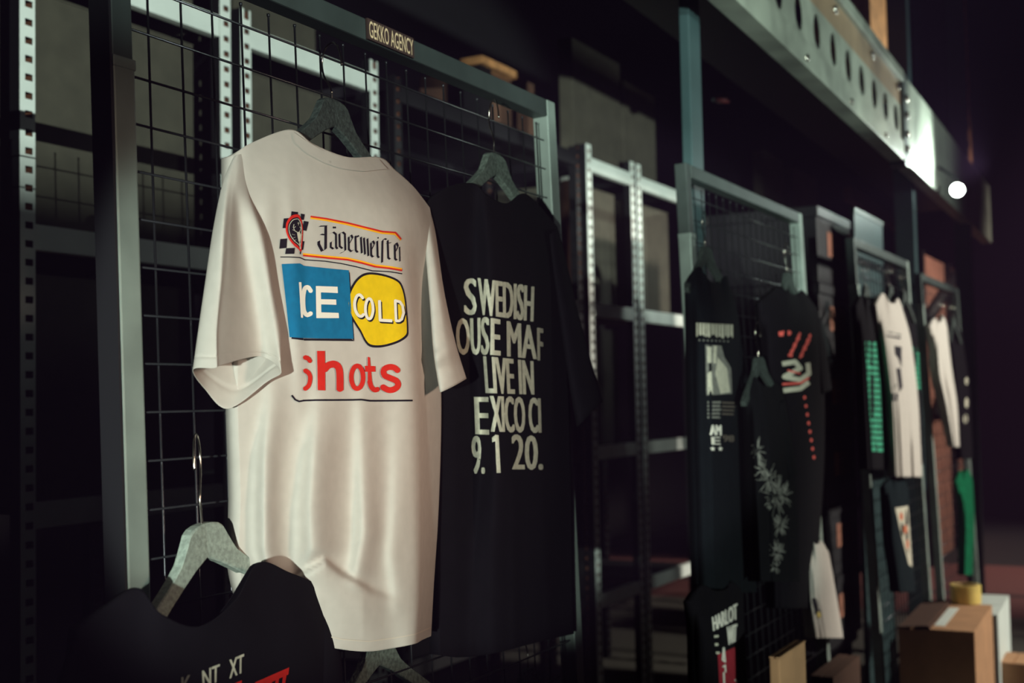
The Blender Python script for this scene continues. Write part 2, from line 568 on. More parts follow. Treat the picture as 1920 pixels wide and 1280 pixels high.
def shelving(label, xa, xb, shelf_z, top, Y=2.3, dep=0.55, m=None, up_w=0.042, beams_m=None, ex=0.0):
    g = tag(empty('metal_shelving', ((xa + xb) / 2, Y + dep / 2, 0)), label, 'shelving', 'slotted steel shelving behind the wire panels')
    ox, oy = g.location.x, g.location.y
    m = m or M['rack_white']
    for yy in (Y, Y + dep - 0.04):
        mm = m if yy == Y else M['rack_side']; upright(g, xa - ox, xa + up_w - ox, yy - oy, top, m=mm); upright(g, xb - up_w - ox, xb - ox, yy - oy, top, m=mm, flip=True)  # rear uprights coloured dark to stand in for shade
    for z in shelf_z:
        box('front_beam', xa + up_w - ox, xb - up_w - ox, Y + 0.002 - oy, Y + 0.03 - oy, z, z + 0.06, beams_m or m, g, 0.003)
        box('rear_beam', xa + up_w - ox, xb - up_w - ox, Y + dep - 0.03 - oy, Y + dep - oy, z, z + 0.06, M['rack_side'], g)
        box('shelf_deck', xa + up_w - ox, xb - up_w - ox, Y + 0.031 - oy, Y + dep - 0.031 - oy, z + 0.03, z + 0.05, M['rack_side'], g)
    return g


def carton(label, x0, x1, y0, y1, z0, z1, m, group=None, name='cardboard_box', rz=0, flaps=True):
    g = tag(empty(name, ((x0 + x1) / 2, (y0 + y1) / 2, z0), (0, 0, rz)), label, 'box', group)
    hx, hy, h = (x1 - x0) / 2, (y1 - y0) / 2, z1 - z0
    box('carton_body', -hx, hx, -hy, hy, 0, h - 0.004, m, g, min(0.004, hx * 0.1))
    if flaps:
        box('top_flap', -hx, hx, -hy, -0.003, h - 0.004, h, m, g)
        box('top_flap', -hx, hx, 0.003, hy, h - 0.004, h, m, g)
    return g


SZ = [0.48, 1.13, 1.765, 2.415]
shelving('pale slotted steel shelving at the far left edge behind the first panel', 1.905, 2.612, SZ, 2.95)
shelving('pale slotted steel shelving behind the white shirt collar', 2.655, 3.325, SZ, 2.52)
shelving('steel shelving right of the black lettered shirt, coloured dark as if in shadow', 3.42, 4.86, [0.48, 1.13, 1.765, 2.415], 2.5, m=M['rack_side'])  # near-black colour stands in for the shade over this unit
shelving('pale slotted steel shelving in the gap between first and second panels', 4.93, 5.47, SZ, 2.53, up_w=0.05)
shelving('pale slotted steel shelving just left of the second panel', 5.50, 6.2, SZ, 2.53, up_w=0.05)
shelving('pale shelving seen through the second mesh panel', 7.5, 8.6, SZ, 2.5, up_w=0.06)
shelving('shelving coloured dark as if shaded at the right end of the second panel', 10.2, 11.2, SZ, 2.5, up_w=0.10, m=M['steel_dark'])  # dark steel instead of pale, shade put into the colour

B = 2.38
gb = 'grey brown cartons on the slotted shelving'
carton('wide grey brown carton on the upper shelf behind the left frame post', 1.96, 2.55, B, B + 0.42, 1.816, 2.40, M['card_olive'], gb)
carton('grey brown carton on the top shelf at the upper left', 2.0, 2.55, B, B + 0.42, 2.466, 2.86, M['card_olive'], gb)
carton('grey brown carton on the shelf behind the hanger of the white shirt', 2.72, 3.17, B, B + 0.42, 1.816, 2.38, M['card_olive'], gb)
carton('grey brown carton on the top shelf above the white beam, behind the name plate', 2.72, 3.10, B, B + 0.42, 2.466, 2.86, M['card_olive'], gb)
carton('grey brown carton low on the shelving at the left edge', 1.96, 2.55, B, B + 0.42, 1.181, 1.72, M['card_olive'], gb)
carton('grey brown carton between the two pale beams in the gap', 4.99, 5.41, B, B + 0.42, 1.816, 2.37, M['card_olive'], gb)
carton('grey brown carton under the lower pale beam in the gap', 4.99, 5.41, B, B + 0.42, 1.181, 1.72, M['card_olive'], gb)
carton('narrow grey brown carton right of the twin bright uprights', 5.56, 6.1, B, B + 0.42, 1.816, 2.37, M['card_olive'], gb)
p = at(1072, 70, B); q = at(1165, 250, B)
carton('tallest grey board carton standing above the pale beam in the gap', p.x, q.x, B, B + 0.07, 2.466, p.z, M['card_olive'], gb)
p = at(1168, 150, B); q = at(1229, 250, B)
carton('second grey board carton above the pale beam, lower than its neighbour', p.x, q.x, B, B + 0.07, 2.466, p.z, M['card_olive'], gb)
p = at(1430, 280, B); q = at(1470, 350, B)
carton('tall grey carton rising behind the middle of the second panel', p.x, q.x, B, B + 0.07, 2.466, p.z, M['card_olive'], gb)
p = at(1487, 312, B); q = at(1531, 350, B)
carton('tall grey carton rising behind the right corner of the second panel', p.x, q.x, B, B + 0.07, 2.466, p.z, M['card_olive'], gb)
# brown odds on the dark shelving
carton('small brown carton peeking over the right end of the first panel', 4.2, 4.56, 2.36, 2.7, 2.466, 2.72, M['card_dark'])
g = tag(empty('timber_plank', (3.6, 2.33, 2.466)), 'pale timber plank end lit above the first panel top bar', 'plank')
p = at(896, 104, 2.33); q = at(965, 138, 2.33)
box('plank_board', p.x - 3.6, q.x - 3.6, -0.02, 0.08, p.z - 2.466 - 0.03, p.z - 2.466, M['wood'], g, 0.004)
box('plank_block', p.x - 3.6 + 0.02, p.x - 3.6 + 0.1, 0, 0.08, 0, p.z - 2.466 - 0.03, M['rack_side'], g)
p = at(1060, 338, 2.40)
g = tag(empty('cardboard_tube', (p.x, 2.40, 1.816)), 'brown cardboard tube leaning right of the first panel post', 'tube')
tube('tube_wall', [(0, 0, 0), (0.03, 0, (p.z - 1.816) * 0.6), (0.05, 0, p.z - 1.816)], 0.045, M['card_dark'], g, 14)
tube('tube_top_light', [(0.05, 0, p.z - 1.816), (0.051, 0, p.z - 1.80)], 0.047, M['rack_white'], g, 14)  # pale cap stands in for the light on the tube's top


# ------------------------------------------------------------------ pallet rack over the aisle
def pallet_rack():
    a0, a1 = atz(1372, 0, 2.48), atz(1840, 440, 2.48)
    d = (a1 - a0); ang = math.atan2(d.y, d.x)
    g = tag(empty('pallet_rack', (a0.x, a0.y, 0), (0, 0, ang)), 'tall steel pallet rack with a perforated front beam over the aisle', 'rack')
    toL = lambda P: Vector(((P.x - a0.x) * math.cos(ang) + (P.y - a0.y) * math.sin(ang), -(P.x - a0.x) * math.sin(ang) + (P.y - a0.y) * math.cos(ang), P.z))
    T = Matrix.Rotation(ang, 4, 'Z'); T.translation = (a0.x, a0.y, 0)

    def on_face(x, y):  # where a sight line meets the face of the beam
        Ti = T.inverted(); c = Ti @ CAM; dd = Ti.to_3x3() @ ray(x, y)
        return c + dd * (-c.y / dd.y)
    joint = on_face(1702, 308).x
    H0, H1 = 2.48, 2.90
    # perforated front plate: round holes cut as real openings
    xs0, xs1 = -1.6, joint
    hz = on_face(1560, 92).z
    pA, pB = on_face(1498, 22), on_face(1547, 75)
    pitch = pB.x - pA.x
    r = pitch * 0.24
    pitch = (on_face(1640, 190).x - on_face(1498, 22).x) / 5.0
    r = 0.055
    hz = on_face(1498, 22).z
    zb, zt = hz - 0.085, hz + 0.085
    bm = bmesh.new()
    n = 20
    x = pA.x
    k0 = int((x - xs0) / pitch)
    x = pA.x - k0 * pitch
    first = x - pitch / 2
    while x < xs1 - pitch * 0.4:
        L, R_ = x - pitch / 2, x + pitch / 2
        # square ring around a hole
        inn = [(x + r * math.cos(2 * math.pi * k / n), hz + r * 1.12 * math.sin(2 * math.pi * k / n)) for k in range(n)]
        out = []
        for k in range(n):
            c, s_ = math.cos(2 * math.pi * k / n), math.sin(2 * math.pi * k / n)
            sc = min((pitch / 2) / abs(c) if abs(c) > 1e-6 else 9, 0.085 / abs(s_) if abs(s_) > 1e-6 else 9)
            out.append((x + c * sc, hz + s_ * sc))
        # include corners by snapping nearest ring points
        vi = [bm.verts.new((u, 0, w)) for u, w in inn]; vo = [bm.verts.new((u, 0, w)) for u, w in out]
        vb = [bm.verts.new((u, 0.004, w)) for u, w in inn]
        for k in range(n):
            kk = (k + 1) % n
            bm.faces.new((vi[k], vo[k], vo[kk], vi[kk]))
            bm.faces.new((vb[k], vi[k], vi[kk], vb[kk]))
        for cx, cz in ((L, zb), (R_, zb), (R_, zt), (L, zt)):
            ks = sorted(range(n), key=lambda k: (out[k][0] - cx) ** 2 + (out[k][1] - cz) ** 2)[:2]
            cv = bm.verts.new((cx, 0, cz)); bm.faces.new((cv, vo[ks[0]], vo[ks[1]]))
        x += pitch
    last = x - pitch / 2
    beam = from_bm('perforated_plate', bm, M['beam'], g)
    bmesh_dark = box('beam_core', first, last, 0.10, 0.104, zb, zt, M['rack_side'], beam)
    box('lower_flange', first, last, -0.012, 0.06, H0, zb, M['beam'], g, 0.004)
    box('upper_band', first, last, 0.0, 0.05, zt, H1 - 0.05, M['beam_band'], g)
    box('upper_flange', first, last, -0.02, 0.06, H1 - 0.05, H1, M['beam'], g, 0.005)
    box('end_plate', last, last + 0.10, -0.016, 0.06, H0 - 0.02, H1, M['steel_dark'], g, 0.003)
    for dz in (0.06, 0.13, 0.22, 0.30):
        tube('bolt', [(last + 0.05, -0.028, H0 + dz), (last + 0.05, -0.012, H0 + dz)], 0.018, M['chrome'], g, 10)
    for bx in (0.6, 1.3, 2.0, 2.6):
        tube('rivet', [(bx, -0.012, zt + 0.07), (bx, 0.01, zt + 0.07)], 0.016, M['chrome'], g, 10)
        tube('rivet', [(bx + 0.2, -0.018, H0 + 0.03), (bx + 0.2, 0.01, H0 + 0.03)], 0.012, M['chrome'], g, 10)
    # second bay beam
    e = toL(on_face(1850, 400)).x if False else on_face(1842, 400).x
    box('second_bay_beam', last + 0.10, 6.4, -0.01, 0.06, H0, H1, M['beam'], g, 0.006)
    # posts
    for xa, xb, Y in ((1291, 1313, 1.215), ):
        P = toL(at(xa, 10, Y)); Q = toL(at(xb, 10, Y))
        u = box('post', P.x, Q.x, P.y, P.y + 0.03, 0, 4.2, M['post_teal'], g, 0.003)
    P = toL(at(1713, 400, 1.25))
    box('post', P.x, P.x + 0.09, P.y, P.y + 0.10, 0, 4.2, M['post_teal'], g, 0.004)
    P = toL(at(1833, 800, 1.2))
    box('post', P.x, P.x + 0.10, P.y, P.y + 0.1, 0, 4.2, M['post_teal'], g, 0.004)
    # red cross beams deeper in the rack
    for nm, z, yy in (('red_beam', 2.36, 0.75), ('red_beam', 2.52, 0.5), ('red_beam', 2.30, 0.6)):
        box(nm, 4.0, 6.0, yy, yy + 0.05, z, z + 0.08, M['red_paint'], g, 0.004)
    box('loading_deck', -1.6, 6.3, 0.15, 0.55, 2.74, 2.80, M['rack_side'], g)
    return g, T, H1


rackg, RT, RH = pallet_rack()
# bolts with red ends under the deck
for (x, y) in ((1366, 183), (1446, 172)):
    P = at(x, y, 1.62)
    g = tag(empty('red_cap', P), ('left' if x < 1400 else 'right') + ' red plastic cap glinting under the rack deck', 'cap', 'red caps under the rack deck')
    tube('cap_shell', [(0, 0.0, 0), (0, 0.05, 0)], [0.022, 0.018], M['red_paint'], g, 12)
    tube('cap_pin', [(0, 0.05, 0), (0, 0.07, 0)], 0.008, M['steel_dark'], g, 8)

# upper storey above the beam
P = at(1632, 30, 1.3); Q = at(1662, 30, 1.3)
carton('orange brown carton standing on the rack deck above the perforated beam', P.x, Q.x, 1.3, 1.6, 2.90, 3.5, M['wood'], name='cardboard_box')
P = at(1797, 100, 1.45); Q = at(1815, 100, 1.45)
g = tag(empty('rack_upright', (P.x, 1.45, 2.9)), 'slotted warm toned upright post rising above the beam at right', 'post')
o = upright(g, 0, Q.x - P.x, 0, 2.4, depth=0.09, m=M['wood'], pitch=0.16)
P = at(1727, 60, 1.6)
g = tag(empty('upper_post', (P.x, 1.6, 2.8)), 'thin teal steel post standing on the deck above the beam', 'post')
box('post_tube', 0, 0.05, 0, 0.06, 0, 2.0, M['post_teal'], g, 0.004)
box('post_foot', -0.03, 0.08, -0.03, 0.09, 0, 0.012, M['steel_dark'], g)

# spotlight under the beam
P = at(1795, 356, 1.05)
g = tag(empty('spotlight', P), 'small bright round spotlight hanging under the far end of the beam', 'lamp')
D = (CAM - P).normalized()
tube('housing', [-D * 0.12, D * 0.0], [0.03, 0.038], M['black_plastic'], g, 18)
bm = bmesh.new(); tube_bm(bm, [D * 0.001, D * 0.006], 0.035, 18); from_bm('lens', bm, M['lamp_glow'], g)
tube('bracket', [-D * 0.06, -D * 0.06 + Vector((0, 0, 0.06)), -D * 0.06 + Vector((0, 0.10, 0.14))], 0.008, M['steel_dark'], g)
q = P + Vector((-0.12, -0.16, 0.06)); spot('spotlight_glow', q, q + Vector((-0.6, 0.5, 0.30)), 55, (0.86, 1.0, 0.93), 120, 0.9, 0.05)


# ------------------------------------------------------------------ wire mesh panels
LEAN = math.radians(1.9)


def panel(label, sa, sb, top=2.02, plate=False, full=True, step=0.06):
    yb = 1.124 - math.tan(LEAN) * 1.37
    g = tag(empty('mesh_panel', (sa, yb, 0.03), (-LEAN, 0, 0)), label, 'panel', 'wire mesh display panels')
    H = (top - 0.03) / math.cos(LEAN); w = sb - sa; t = 0.036
    zc = 1.80
    for x in (0, w - t):
        o = box('post', x, x + t, 0, t, 0, zc if x == 0 else H, M['steel'], g, 0.003)
        if x == 0:
            box('post_sleeve', x + 0.001, x + t - 0.001, 0.002, t - 0.001, zc, H, M['steel_dark'], o, 0.002)
            box('weld_ring', x - 0.001, x + t + 0.001, -0.0015, t, zc - 0.010, zc + 0.004, M['steel'], o, 0.002)
        box('foot_cap', x - 0.003, x + t + 0.003, -0.003, t + 0.003, -0.03, 0.0, M['black_plastic'], g)
    if plate: box('side_shade', -0.004, 0, 0.001, t - 0.001, 0, H, M['black_plastic'], g)  # added dark strip, stands in for the post's shaded side
    box('top_bar', t, w - t, 0.001, t - 0.001, H - t, H, M['steel_dark'], g, 0.003)
    box('bottom_bar', t, w - t, 0.001, t - 0.001, 0.10, 0.10 + t, M['steel_dark'], g, 0.003)
    r = 0.0017
    yw = 0.006
    z_top = H - t - 0.052; z_bot = 0.10 + t + 0.02
    nh = int((z_top - z_bot) / step); nvw = int(round((w - 2 * t) / step))
    bm = bmesh.new(); tube_bm(bm, [(t, 0, 0), (w - t - 0.018, 0, 0)], r, 6)
    hm = bpy.data.meshes.new('wire_across'); bm.to_mesh(hm); bm.free(); hm.materials.append(M['wire']); hm.shade_smooth()
    bm = bmesh.new(); tube_bm(bm, [(0, 0, z_top - step * nh - 0.01), (0, 0, z_top + 0.03)], r, 6)
    tube_bm(bm, [(0, 0, z_top + 0.030), (0, 0, z_top + 0.034)], r * 1.5, 6)
    vm = bpy.data.meshes.new('wire_upright'); bm.to_mesh(vm); bm.free(); vm.materials.append(M['wire']); vm.shade_smooth()
    for k in range(nh + 1):
        o = new_obj('wire', hm, None, g); o.location = (0, yw, z_top - k * step)
    for k in range(nvw):
        o = new_obj('wire', vm, None, g); o.location = (t + 0.034 + k * step, yw + 2 * r, 0)
    if plate:
        a = 1.676; b = 1.80
        px = at(690, 60, 1.14).x - sa; qx = at(776, 75, 1.14).x - sa
        pl = box('name_plate', px, qx, -0.004, 0.0, H - t + 0.001, H - 0.0005, M['plate'], g)
        bm = text_bm('GEKKO AGENCY', 0.004)
        for v in bm.verts: v.co = (px + 0.003 + v.co.x * (qx - px - 0.006), -0.0046, H - t + 0.004 + v.co.y * (t - 0.008))
        from_bm('lettering', bm, M['ink_tan'], pl)
    return g


s1 = at(212, 100, 1.138).x
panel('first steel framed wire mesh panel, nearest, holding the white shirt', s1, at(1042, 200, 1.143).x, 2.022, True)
panel('second wire mesh panel in the row, with the dark photo print shirt', at(1288, 300, 1.143).x, at(1505, 412, 1.143).x)
panel('third wire mesh panel in the row, holding the distant white shirt', at(1602, 440, 1.143).x, at(1704, 482, 1.143).x)
panel('fourth and farthest wire mesh panel in the row', at(1727, 514, 1.143).x, at(1797, 540, 1.143).x, 1.99)


# ------------------------------------------------------------------ hangers
def hanger_mesh():
    up = [(0, 0), (.02, -.001), (.032, -.008), (.041, -.024), (.054, -.042), (.08, -.060), (.11, -.079), (.14, -.099), (.16, -.113), (.17, -.121)]
    lo_ = [(.168, -.133), (.155, -.135), (.14, -.125), (.11, -.104), (.08, -.084), (.05, -.066), (.025, -.052), (0, -.041)]
    bm = bmesh.new()
    bend = lambda x: -0.05 * abs(x)
    t = 0.0065
    for sgn in (1, -1):
        top = up; bot = lo_[::-1]
        N = 14
        def samp(P, f):
            n = len(P) - 1; s_ = f * n; i = min(int(s_), n - 1); q = s_ - i
            return (P[i][0] + (P[i + 1][0] - P[i][0]) * q, P[i][1] + (P[i + 1][1] - P[i][1]) * q)
        rows = []
        for k in range(N + 1):
            a = samp(top, k / N); b = samp(bot, k / N)
            ins = 0.0022
            dv = Vector((b[0] - a[0], b[1] - a[1])); dv = dv.normalized() * ins
            P = [((a[0]), bend(a[0]) - t + 0.0015, a[1]), (a[0] + dv.x, bend(a[0]) - t, a[1] + dv.y), (b[0] - dv.x, bend(b[0]) - t, b[1] - dv.y), (b[0], bend(b[0]) - t + 0.0015, b[1]),
                 (b[0], bend(b[0]) + t, b[1]), (a[0], bend(a[0]) + t, a[1])]
            rows.append([bm.verts.new((x * sgn, y, z)) for x, y, z in P])
        for A, Bq in zip(rows, rows[1:]):
            for k in range(6):
                f = (A[k], A[(k + 1) % 6], Bq[(k + 1) % 6], Bq[k])
                bm.faces.new(f if sgn < 0 else f[::-1])
        bm.faces.new(rows[-1] if sgn > 0 else rows[-1][::-1])
    bmesh.ops.remove_doubles(bm, verts=bm.verts[:], dist=1e-5)
    bmesh.ops.recalc_face_normals(bm, faces=bm.faces[:])
    return bm


HM = {}


def hanger(label, P, roll=0.0, yaw=0.0, hook_yaw=0.6, m='hanger', group='moulded hangers on the mesh panels', hook=0.11, scale=1.0):
    g = tag(empty('coat_hanger', P, (0, roll, yaw)), label, 'hanger', group); g.scale = (scale,) * 3
    if m not in HM:
        bm = hanger_mesh(); me = bpy.data.meshes.new('hanger_arms'); bm.to_mesh(me); bm.free(); me.materials.append(M[m]); HM[m] = me
    o = new_obj('arms', HM[m], None, g)
    h = hook
    k = 0.026
    prof = [(0, -0.008), (0, 0.012), (0, h - 0.075), (0.006, h - 0.062), (0.019, h - 0.045), (0.024, h - 0.026), (0.020, h - 0.010), (0.010, h), (-0.004, h + 0.001), (-0.015, h - 0.008), (-0.022, h - 0.024), (-0.024, h - 0.038)]
    pts = [np.array((a * math.cos(hook_yaw), a * math.sin(hook_yaw), b)) for a, b in prof]
    pts = [catmull(pts, i / 40) for i in range(41)]
    hk = tube('hook', pts, 0.0016, M['chrome'], g, 8)
    return g


hanger('dark grey moulded hanger under the neck of the white shirt', at(622, 187, 1.108), roll=0.02, yaw=0.05, m='hanger_dark', hook_yaw=1.25, hook=0.085)
hanger('grey moulded hanger under the neck of the black lettered shirt', at(926, 288, 1.118), roll=0.03, yaw=0.0, hook_yaw=0.9, hook=0.10)
hanger('pale moulded hanger of the black shirt at bottom left', at(378, 981, 1.09), roll=-0.10, yaw=0.1, hook_yaw=0.5, m='hanger_light', hook=0.105, scale=1.05)
hanger('dark hanger just below the hem of the white shirt', at(706, 1196, 1.125), roll=0.0, yaw=0.0, hook_yaw=0.9, hook=0.085)
hanger('hanger low on the first panel at the bottom edge, right of the white shirt', at(990, 1252, 1.12), roll=0.0, yaw=0.0, hook_yaw=0.9, hook=0.10)
hanger('hanger of the dark photo print shirt on the second panel', at(1322, 462, 1.105), m='hanger_dark', hook_yaw=0.6, hook=0.09)
hanger('hanger of the red print black shirt on the second panel', at(1476, 510, 1.105), m='hanger_dark', hook_yaw=0.6, hook=0.09)
hanger('hanger of the dark feather print shirt, low on the second panel', at(1422, 668, 1.03), m='hanger_dark', hook_yaw=0.6, hook=0.09)
hanger('hanger of the white shirt on the third panel', at(1668, 535, 1.105), m='hanger_dark', hook_yaw=0.6, hook=0.09)
hanger('hanger of the dark shirt left of the white shirt on the third panel', at(1622, 535, 1.105), m='hanger_dark', hook_yaw=0.6, hook=0.09)
hanger('hanger of the dark shirt right of the white shirt on the third panel', at(1694, 545, 1.06), m='hanger_dark', hook_yaw=0.6, hook=0.09)
hanger('hanger of the slim white shirt on the fourth panel', at(1764, 590, 1.105), m='hanger_dark', hook_yaw=0.6, hook=0.08)
hanger('hanger of the black shirt on the fourth panel', at(1786, 595, 1.06), m='hanger_dark', hook_yaw=0.6, hook=0.08)


# ------------------------------------------------------------------ the white printed shirt
def sm(a, b, x):
    t = min(1, max(0, (x - a) / (b - a))); return t * t * (3 - 2 * t)


def white_fold(x, y, u, v):
    d = 0.0

    def ridge(pts, amp, wl, wr):
        ys = [p[1] for p in pts]
        if y < ys[0] - 60 or y > ys[-1] + 40: return 0.0
        xc = float(np.interp(y, ys, [p[0] for p in pts]))
        a = float(np.interp(y, [ys[0] - 60] + ys + [ys[-1] + 40], [0] + [amp * p[2] for p in pts] + [0]))
        t = x - xc
        return a * math.exp(-(t / (wl if t < 0 else wr)) ** 2)
    d += ridge([(512, 740, .3), (498, 850, .8), (494, 950, 1), (497, 1030, 1), (505, 1060, .8)], 0.044, 17, 26)
    d += ridge([(604, 750, .25), (592, 850, .9), (585, 950, 1), (587, 1030, 1), (575, 1060, .4)], 0.052, 22, 40)
    d += ridge([(680, 770, .4), (682, 900, .8), (684, 1000, 1), (672, 1070, .8)], 0.042, 17, 26)
    d += ridge([(745, 820, .2), (742, 950, .7), (735, 1040, .9), (745, 1120, .6)], 0.018, 13, 22)
    # belly fold pushed out by the garment below
    yl = float(np.interp(x, [520, 550, 610, 640, 700, 760], [1105, 1085, 1050, 1074, 1108, 1130]))
    amp = float(np.interp(x, [500, 560, 610, 680, 720, 770], [0, .6, 1, .9, .35, 0]))
    d += 0.040 * amp * sm(yl - 10, yl + 10, y) * (1 - 0.75 * sm(yl + 20, yl + 150, y))
    # pleat through the left of the print
    xp = float(np.interp(y, [300, 430, 600, 760], [548, 558, 565, 570]))
    ap = float(np.interp(y, [300, 420, 520, 700, 790], [0, .8, 1, .9, 0]))
    t = x - xp
    d += 0.0045 * ap * math.exp(-((t + 10) / 13) ** 2) - 0.002 * ap * math.exp(-((t - 12) / 10) ** 2)
    # soft chest waves
    d += 0.003 * ap * math.exp(-((x - 700 - 0.02 * (y - 400)) / 26) ** 2)
    d += 0.006 * sm(330, 430, y) * (1 - sm(600, 760, y)) * math.exp(-((x - 500) / 16) ** 2)
    return d


tw = tag(empty('t_shirt', at(640, 1216, 1.0)), 'white t-shirt with blue, yellow and red print on the first panel', 't-shirt')
tw.location = (0, 0, 0)
rows = [
    [(437, 292, 1.10), (470, 269, 1.09), (545, 243, 1.082), (588, 270, 1.05), (650, 294, 1.035), (712, 295, 1.078), (740, 318, 1.085), (775, 350, 1.09), (806, 390, 1.10)],
    [(438, 380, 1.07), (462, 362, 1.055), (520, 345, 1.03), (572, 352, 1.01), (640, 372, .99), (700, 388, .975), (745, 398, .975), (784, 415, 1.01), (813, 440, 1.075)],
    [(442, 500, 1.08), (480, 497, 1.06), (524, 492, 1.025), (567, 497, 1.005), (640, 505, .98), (705, 513, .96), (757, 520, .945), (788, 528, 1.02), (819, 545, 1.085)],
    [(445, 640, 1.08), (492, 640, 1.05), (537, 638, 1.02), (572, 640, 1.0), (645, 642, .975), (710, 645, .955), (767, 650, .935), (796, 655, 1.02), (825, 665, 1.085)],
    [(445, 770, 1.08), (495, 775, 1.05), (543, 778, 1.02), (582, 780, 1.0), (650, 782, .975), (715, 783, .955), (773, 785, .93), (800, 785, 1.015), (827, 790, 1.085)],
    [(450, 930, 1.09), (497, 940, 1.06), (547, 945, 1.025), (592, 950, 1.0), (657, 953, .975), (718, 955, .95), (777, 955, .925), (800, 955, 1.01), (822, 955, 1.08)],
    [(448, 1060, 1.10), (497, 1080, 1.07), (550, 1090, 1.04), (602, 1100, .995), (662, 1105, .965), (722, 1108, .945), (778, 1105, .92), (796, 1102, 1.0), (813, 1098, 1.07)],
    [(470, 1150, 1.10), (520, 1178, 1.07), (580, 1204, 1.02), (640, 1217, .975), (690, 1221, .955), (735, 1215, .94), (776, 1207, .915), (792, 1199, 1.0), (808, 1192, 1.06)],
]
G = Garment(tw, rows, M['white_cloth'], 130, 150, white_fold, 0.05, 0.05, (0.25, 0.65), 0.42, 1.09)
# left sleeve with an open cuff
Ls = [
    [(438, 296, 1.10), (440, 293, 1.095), (446, 290, 1.09), (454, 289, 1.09), (461, 292, 1.09), (463, 297, 1.095), (456, 299, 1.10), (446, 299, 1.105)],
    [(418, 345, 1.09), (426, 340, 1.07), (436, 345, 1.06), (446, 352, 1.055), (464, 360, 1.055), (468, 362, 1.07), (452, 352, 1.08), (432, 346, 1.095)],
    [(400, 430, 1.075), (416, 425, 1.02), (430, 432, 1.022), (454, 440, 1.04), (488, 440, 1.005), (494, 442, 1.04), (465, 436, 1.09), (424, 430, 1.10)],
    [(385, 530, 1.06), (410, 525, 1.005), (424, 530, 1.01), (470, 545, 1.04), (506, 545, .995), (510, 545, 1.03), (474, 540, 1.09), (414, 530, 1.10)],
    [(372, 620, 1.05), (402, 616, 0.995), (416, 618, 1.0), (482, 630, 1.035), (520, 630, .985), (523, 632, 1.02), (478, 650, 1.09), (402, 640, 1.10)],
    [(362, 693, 1.04), (402, 690, .98), (416, 684, .985), (488, 668, 1.03), (527, 696, .962), (500, 716, 1.01), (428, 766, 1.07), (385, 730, 1.09)],
]
hemline = lambda x, y, a, t: -0.0016 * math.exp(-((t - 0.925) / 0.006) ** 2)
G.sleeve(Ls, 72, 130, dent=hemline)
Rs = [
    [(803, 386, 1.11), (798, 384, 1.10), (791, 386, 1.10), (788, 394, 1.10), (793, 400, 1.11), (800, 394, 1.12)],
    [(816, 436, 1.09), (812, 440, 1.06), (806, 446, 1.045), (796, 452, 1.06), (800, 448, 1.10), (810, 440, 1.11)],
    [(832, 545, 1.030), (828, 548, 0.995), (820, 552, 0.982), (806, 560, 1.000), (810, 556, 1.050), (822, 548, 1.060)],
    [(853, 640, 1.000), (846, 645, 0.965), (834, 652, 0.950), (814, 660, 0.970), (818, 654, 1.025), (840, 645, 1.035)],
    [(874, 709, 0.990), (864, 716, 0.960), (848, 725, 0.945), (826, 735, 0.960), (830, 728, 1.015), (856, 713, 1.025)],
]
G.sleeve(Rs, 48, 36, dent=lambda x, y, a, t: 0.006 * math.exp(-((y - 655 + 0.6 * (x - 840)) / 9) ** 2) - 0.005 * math.exp(-((y - 690 + 0.5 * (x - 840)) / 10) ** 2))
# collar band, neck tag stitch and hem seam
neck_o = [(547, 248), (571, 265), (604, 284), (640, 296), (676, 301), (708, 300)]
neck_i = [(550, 268), (575, 290), (607, 307), (640, 318), (680, 323), (724, 318)]
G.decal('collar', [[neck_o[i], neck_o[i + 1], neck_i[i + 1], neck_i[i]] for i in range(5)], M['white_cloth'], 6, 4)
hem = [(520, 1157), (580, 1184), (640, 1198), (690, 1202), (735, 1196), (776, 1189), (806, 1176)]
G.decal('hem_stitch', stroke(hem, 2.0), mat('seam_thread', (206, 194, 180), 0.9), 1, 8)
pr = empty('chest_print'); pr.parent = tw
Z8 = lambda P: zm(P, 520, 390, 7.68)
ZA = lambda P: zm(P, 500, 360, 3.047)
# checkered flag and oval emblem
sq = [[(195, 48), (290, 58), (283, 118), (188, 118)], [(328, 80), (388, 90), (372, 175), (330, 165)], [(85, 150), (185, 142), (160, 290), (68, 290)], [(372, 185), (443, 197), (410, 330), (350, 318)],
      [(35, 445), (135, 437), (125, 575), (20, 585)], [(118, 578), (243, 573), (235, 660), (105, 662)], [(345, 475), (380, 480), (360, 600), (335, 605)], [(315, 600), (332, 600), (329, 665), (315, 665)]]
G.decal('flag_squares', Z8(sq), M['ink_black'], 1, 4, pr)
tear = [(240, 95), (290, 95), (318, 130), (345, 200), (358, 300), (355, 400), (347, 520), (330, 628), (290, 590), (220, 530), (160, 450), (125, 370), (112, 300), (120, 220), (150, 160), (190, 115)]
tear = smooth(tear, 3)
scl = lambda P, k, cx, cy: [(cx + (x - cx) * k, cy + (y - cy) * k) for x, y in P]
G.decal('emblem_border', Z8([tear]), M['ink_red'], 2, 4, pr)
G.decal('emblem_field', Z8([scl(tear, 0.82, 262, 330)]), M['ink_black'], 3, 4, pr)
ring = scl(tear, 0.72, 266, 330)
G.decal('emblem_ring', Z8(stroke(ring, 9, True)), M['ink_grey'], 4, 4, pr)
stag = [[(266, 352), (300, 340), (320, 382), (314, 450), (302, 505), (284, 470), (272, 405)]]
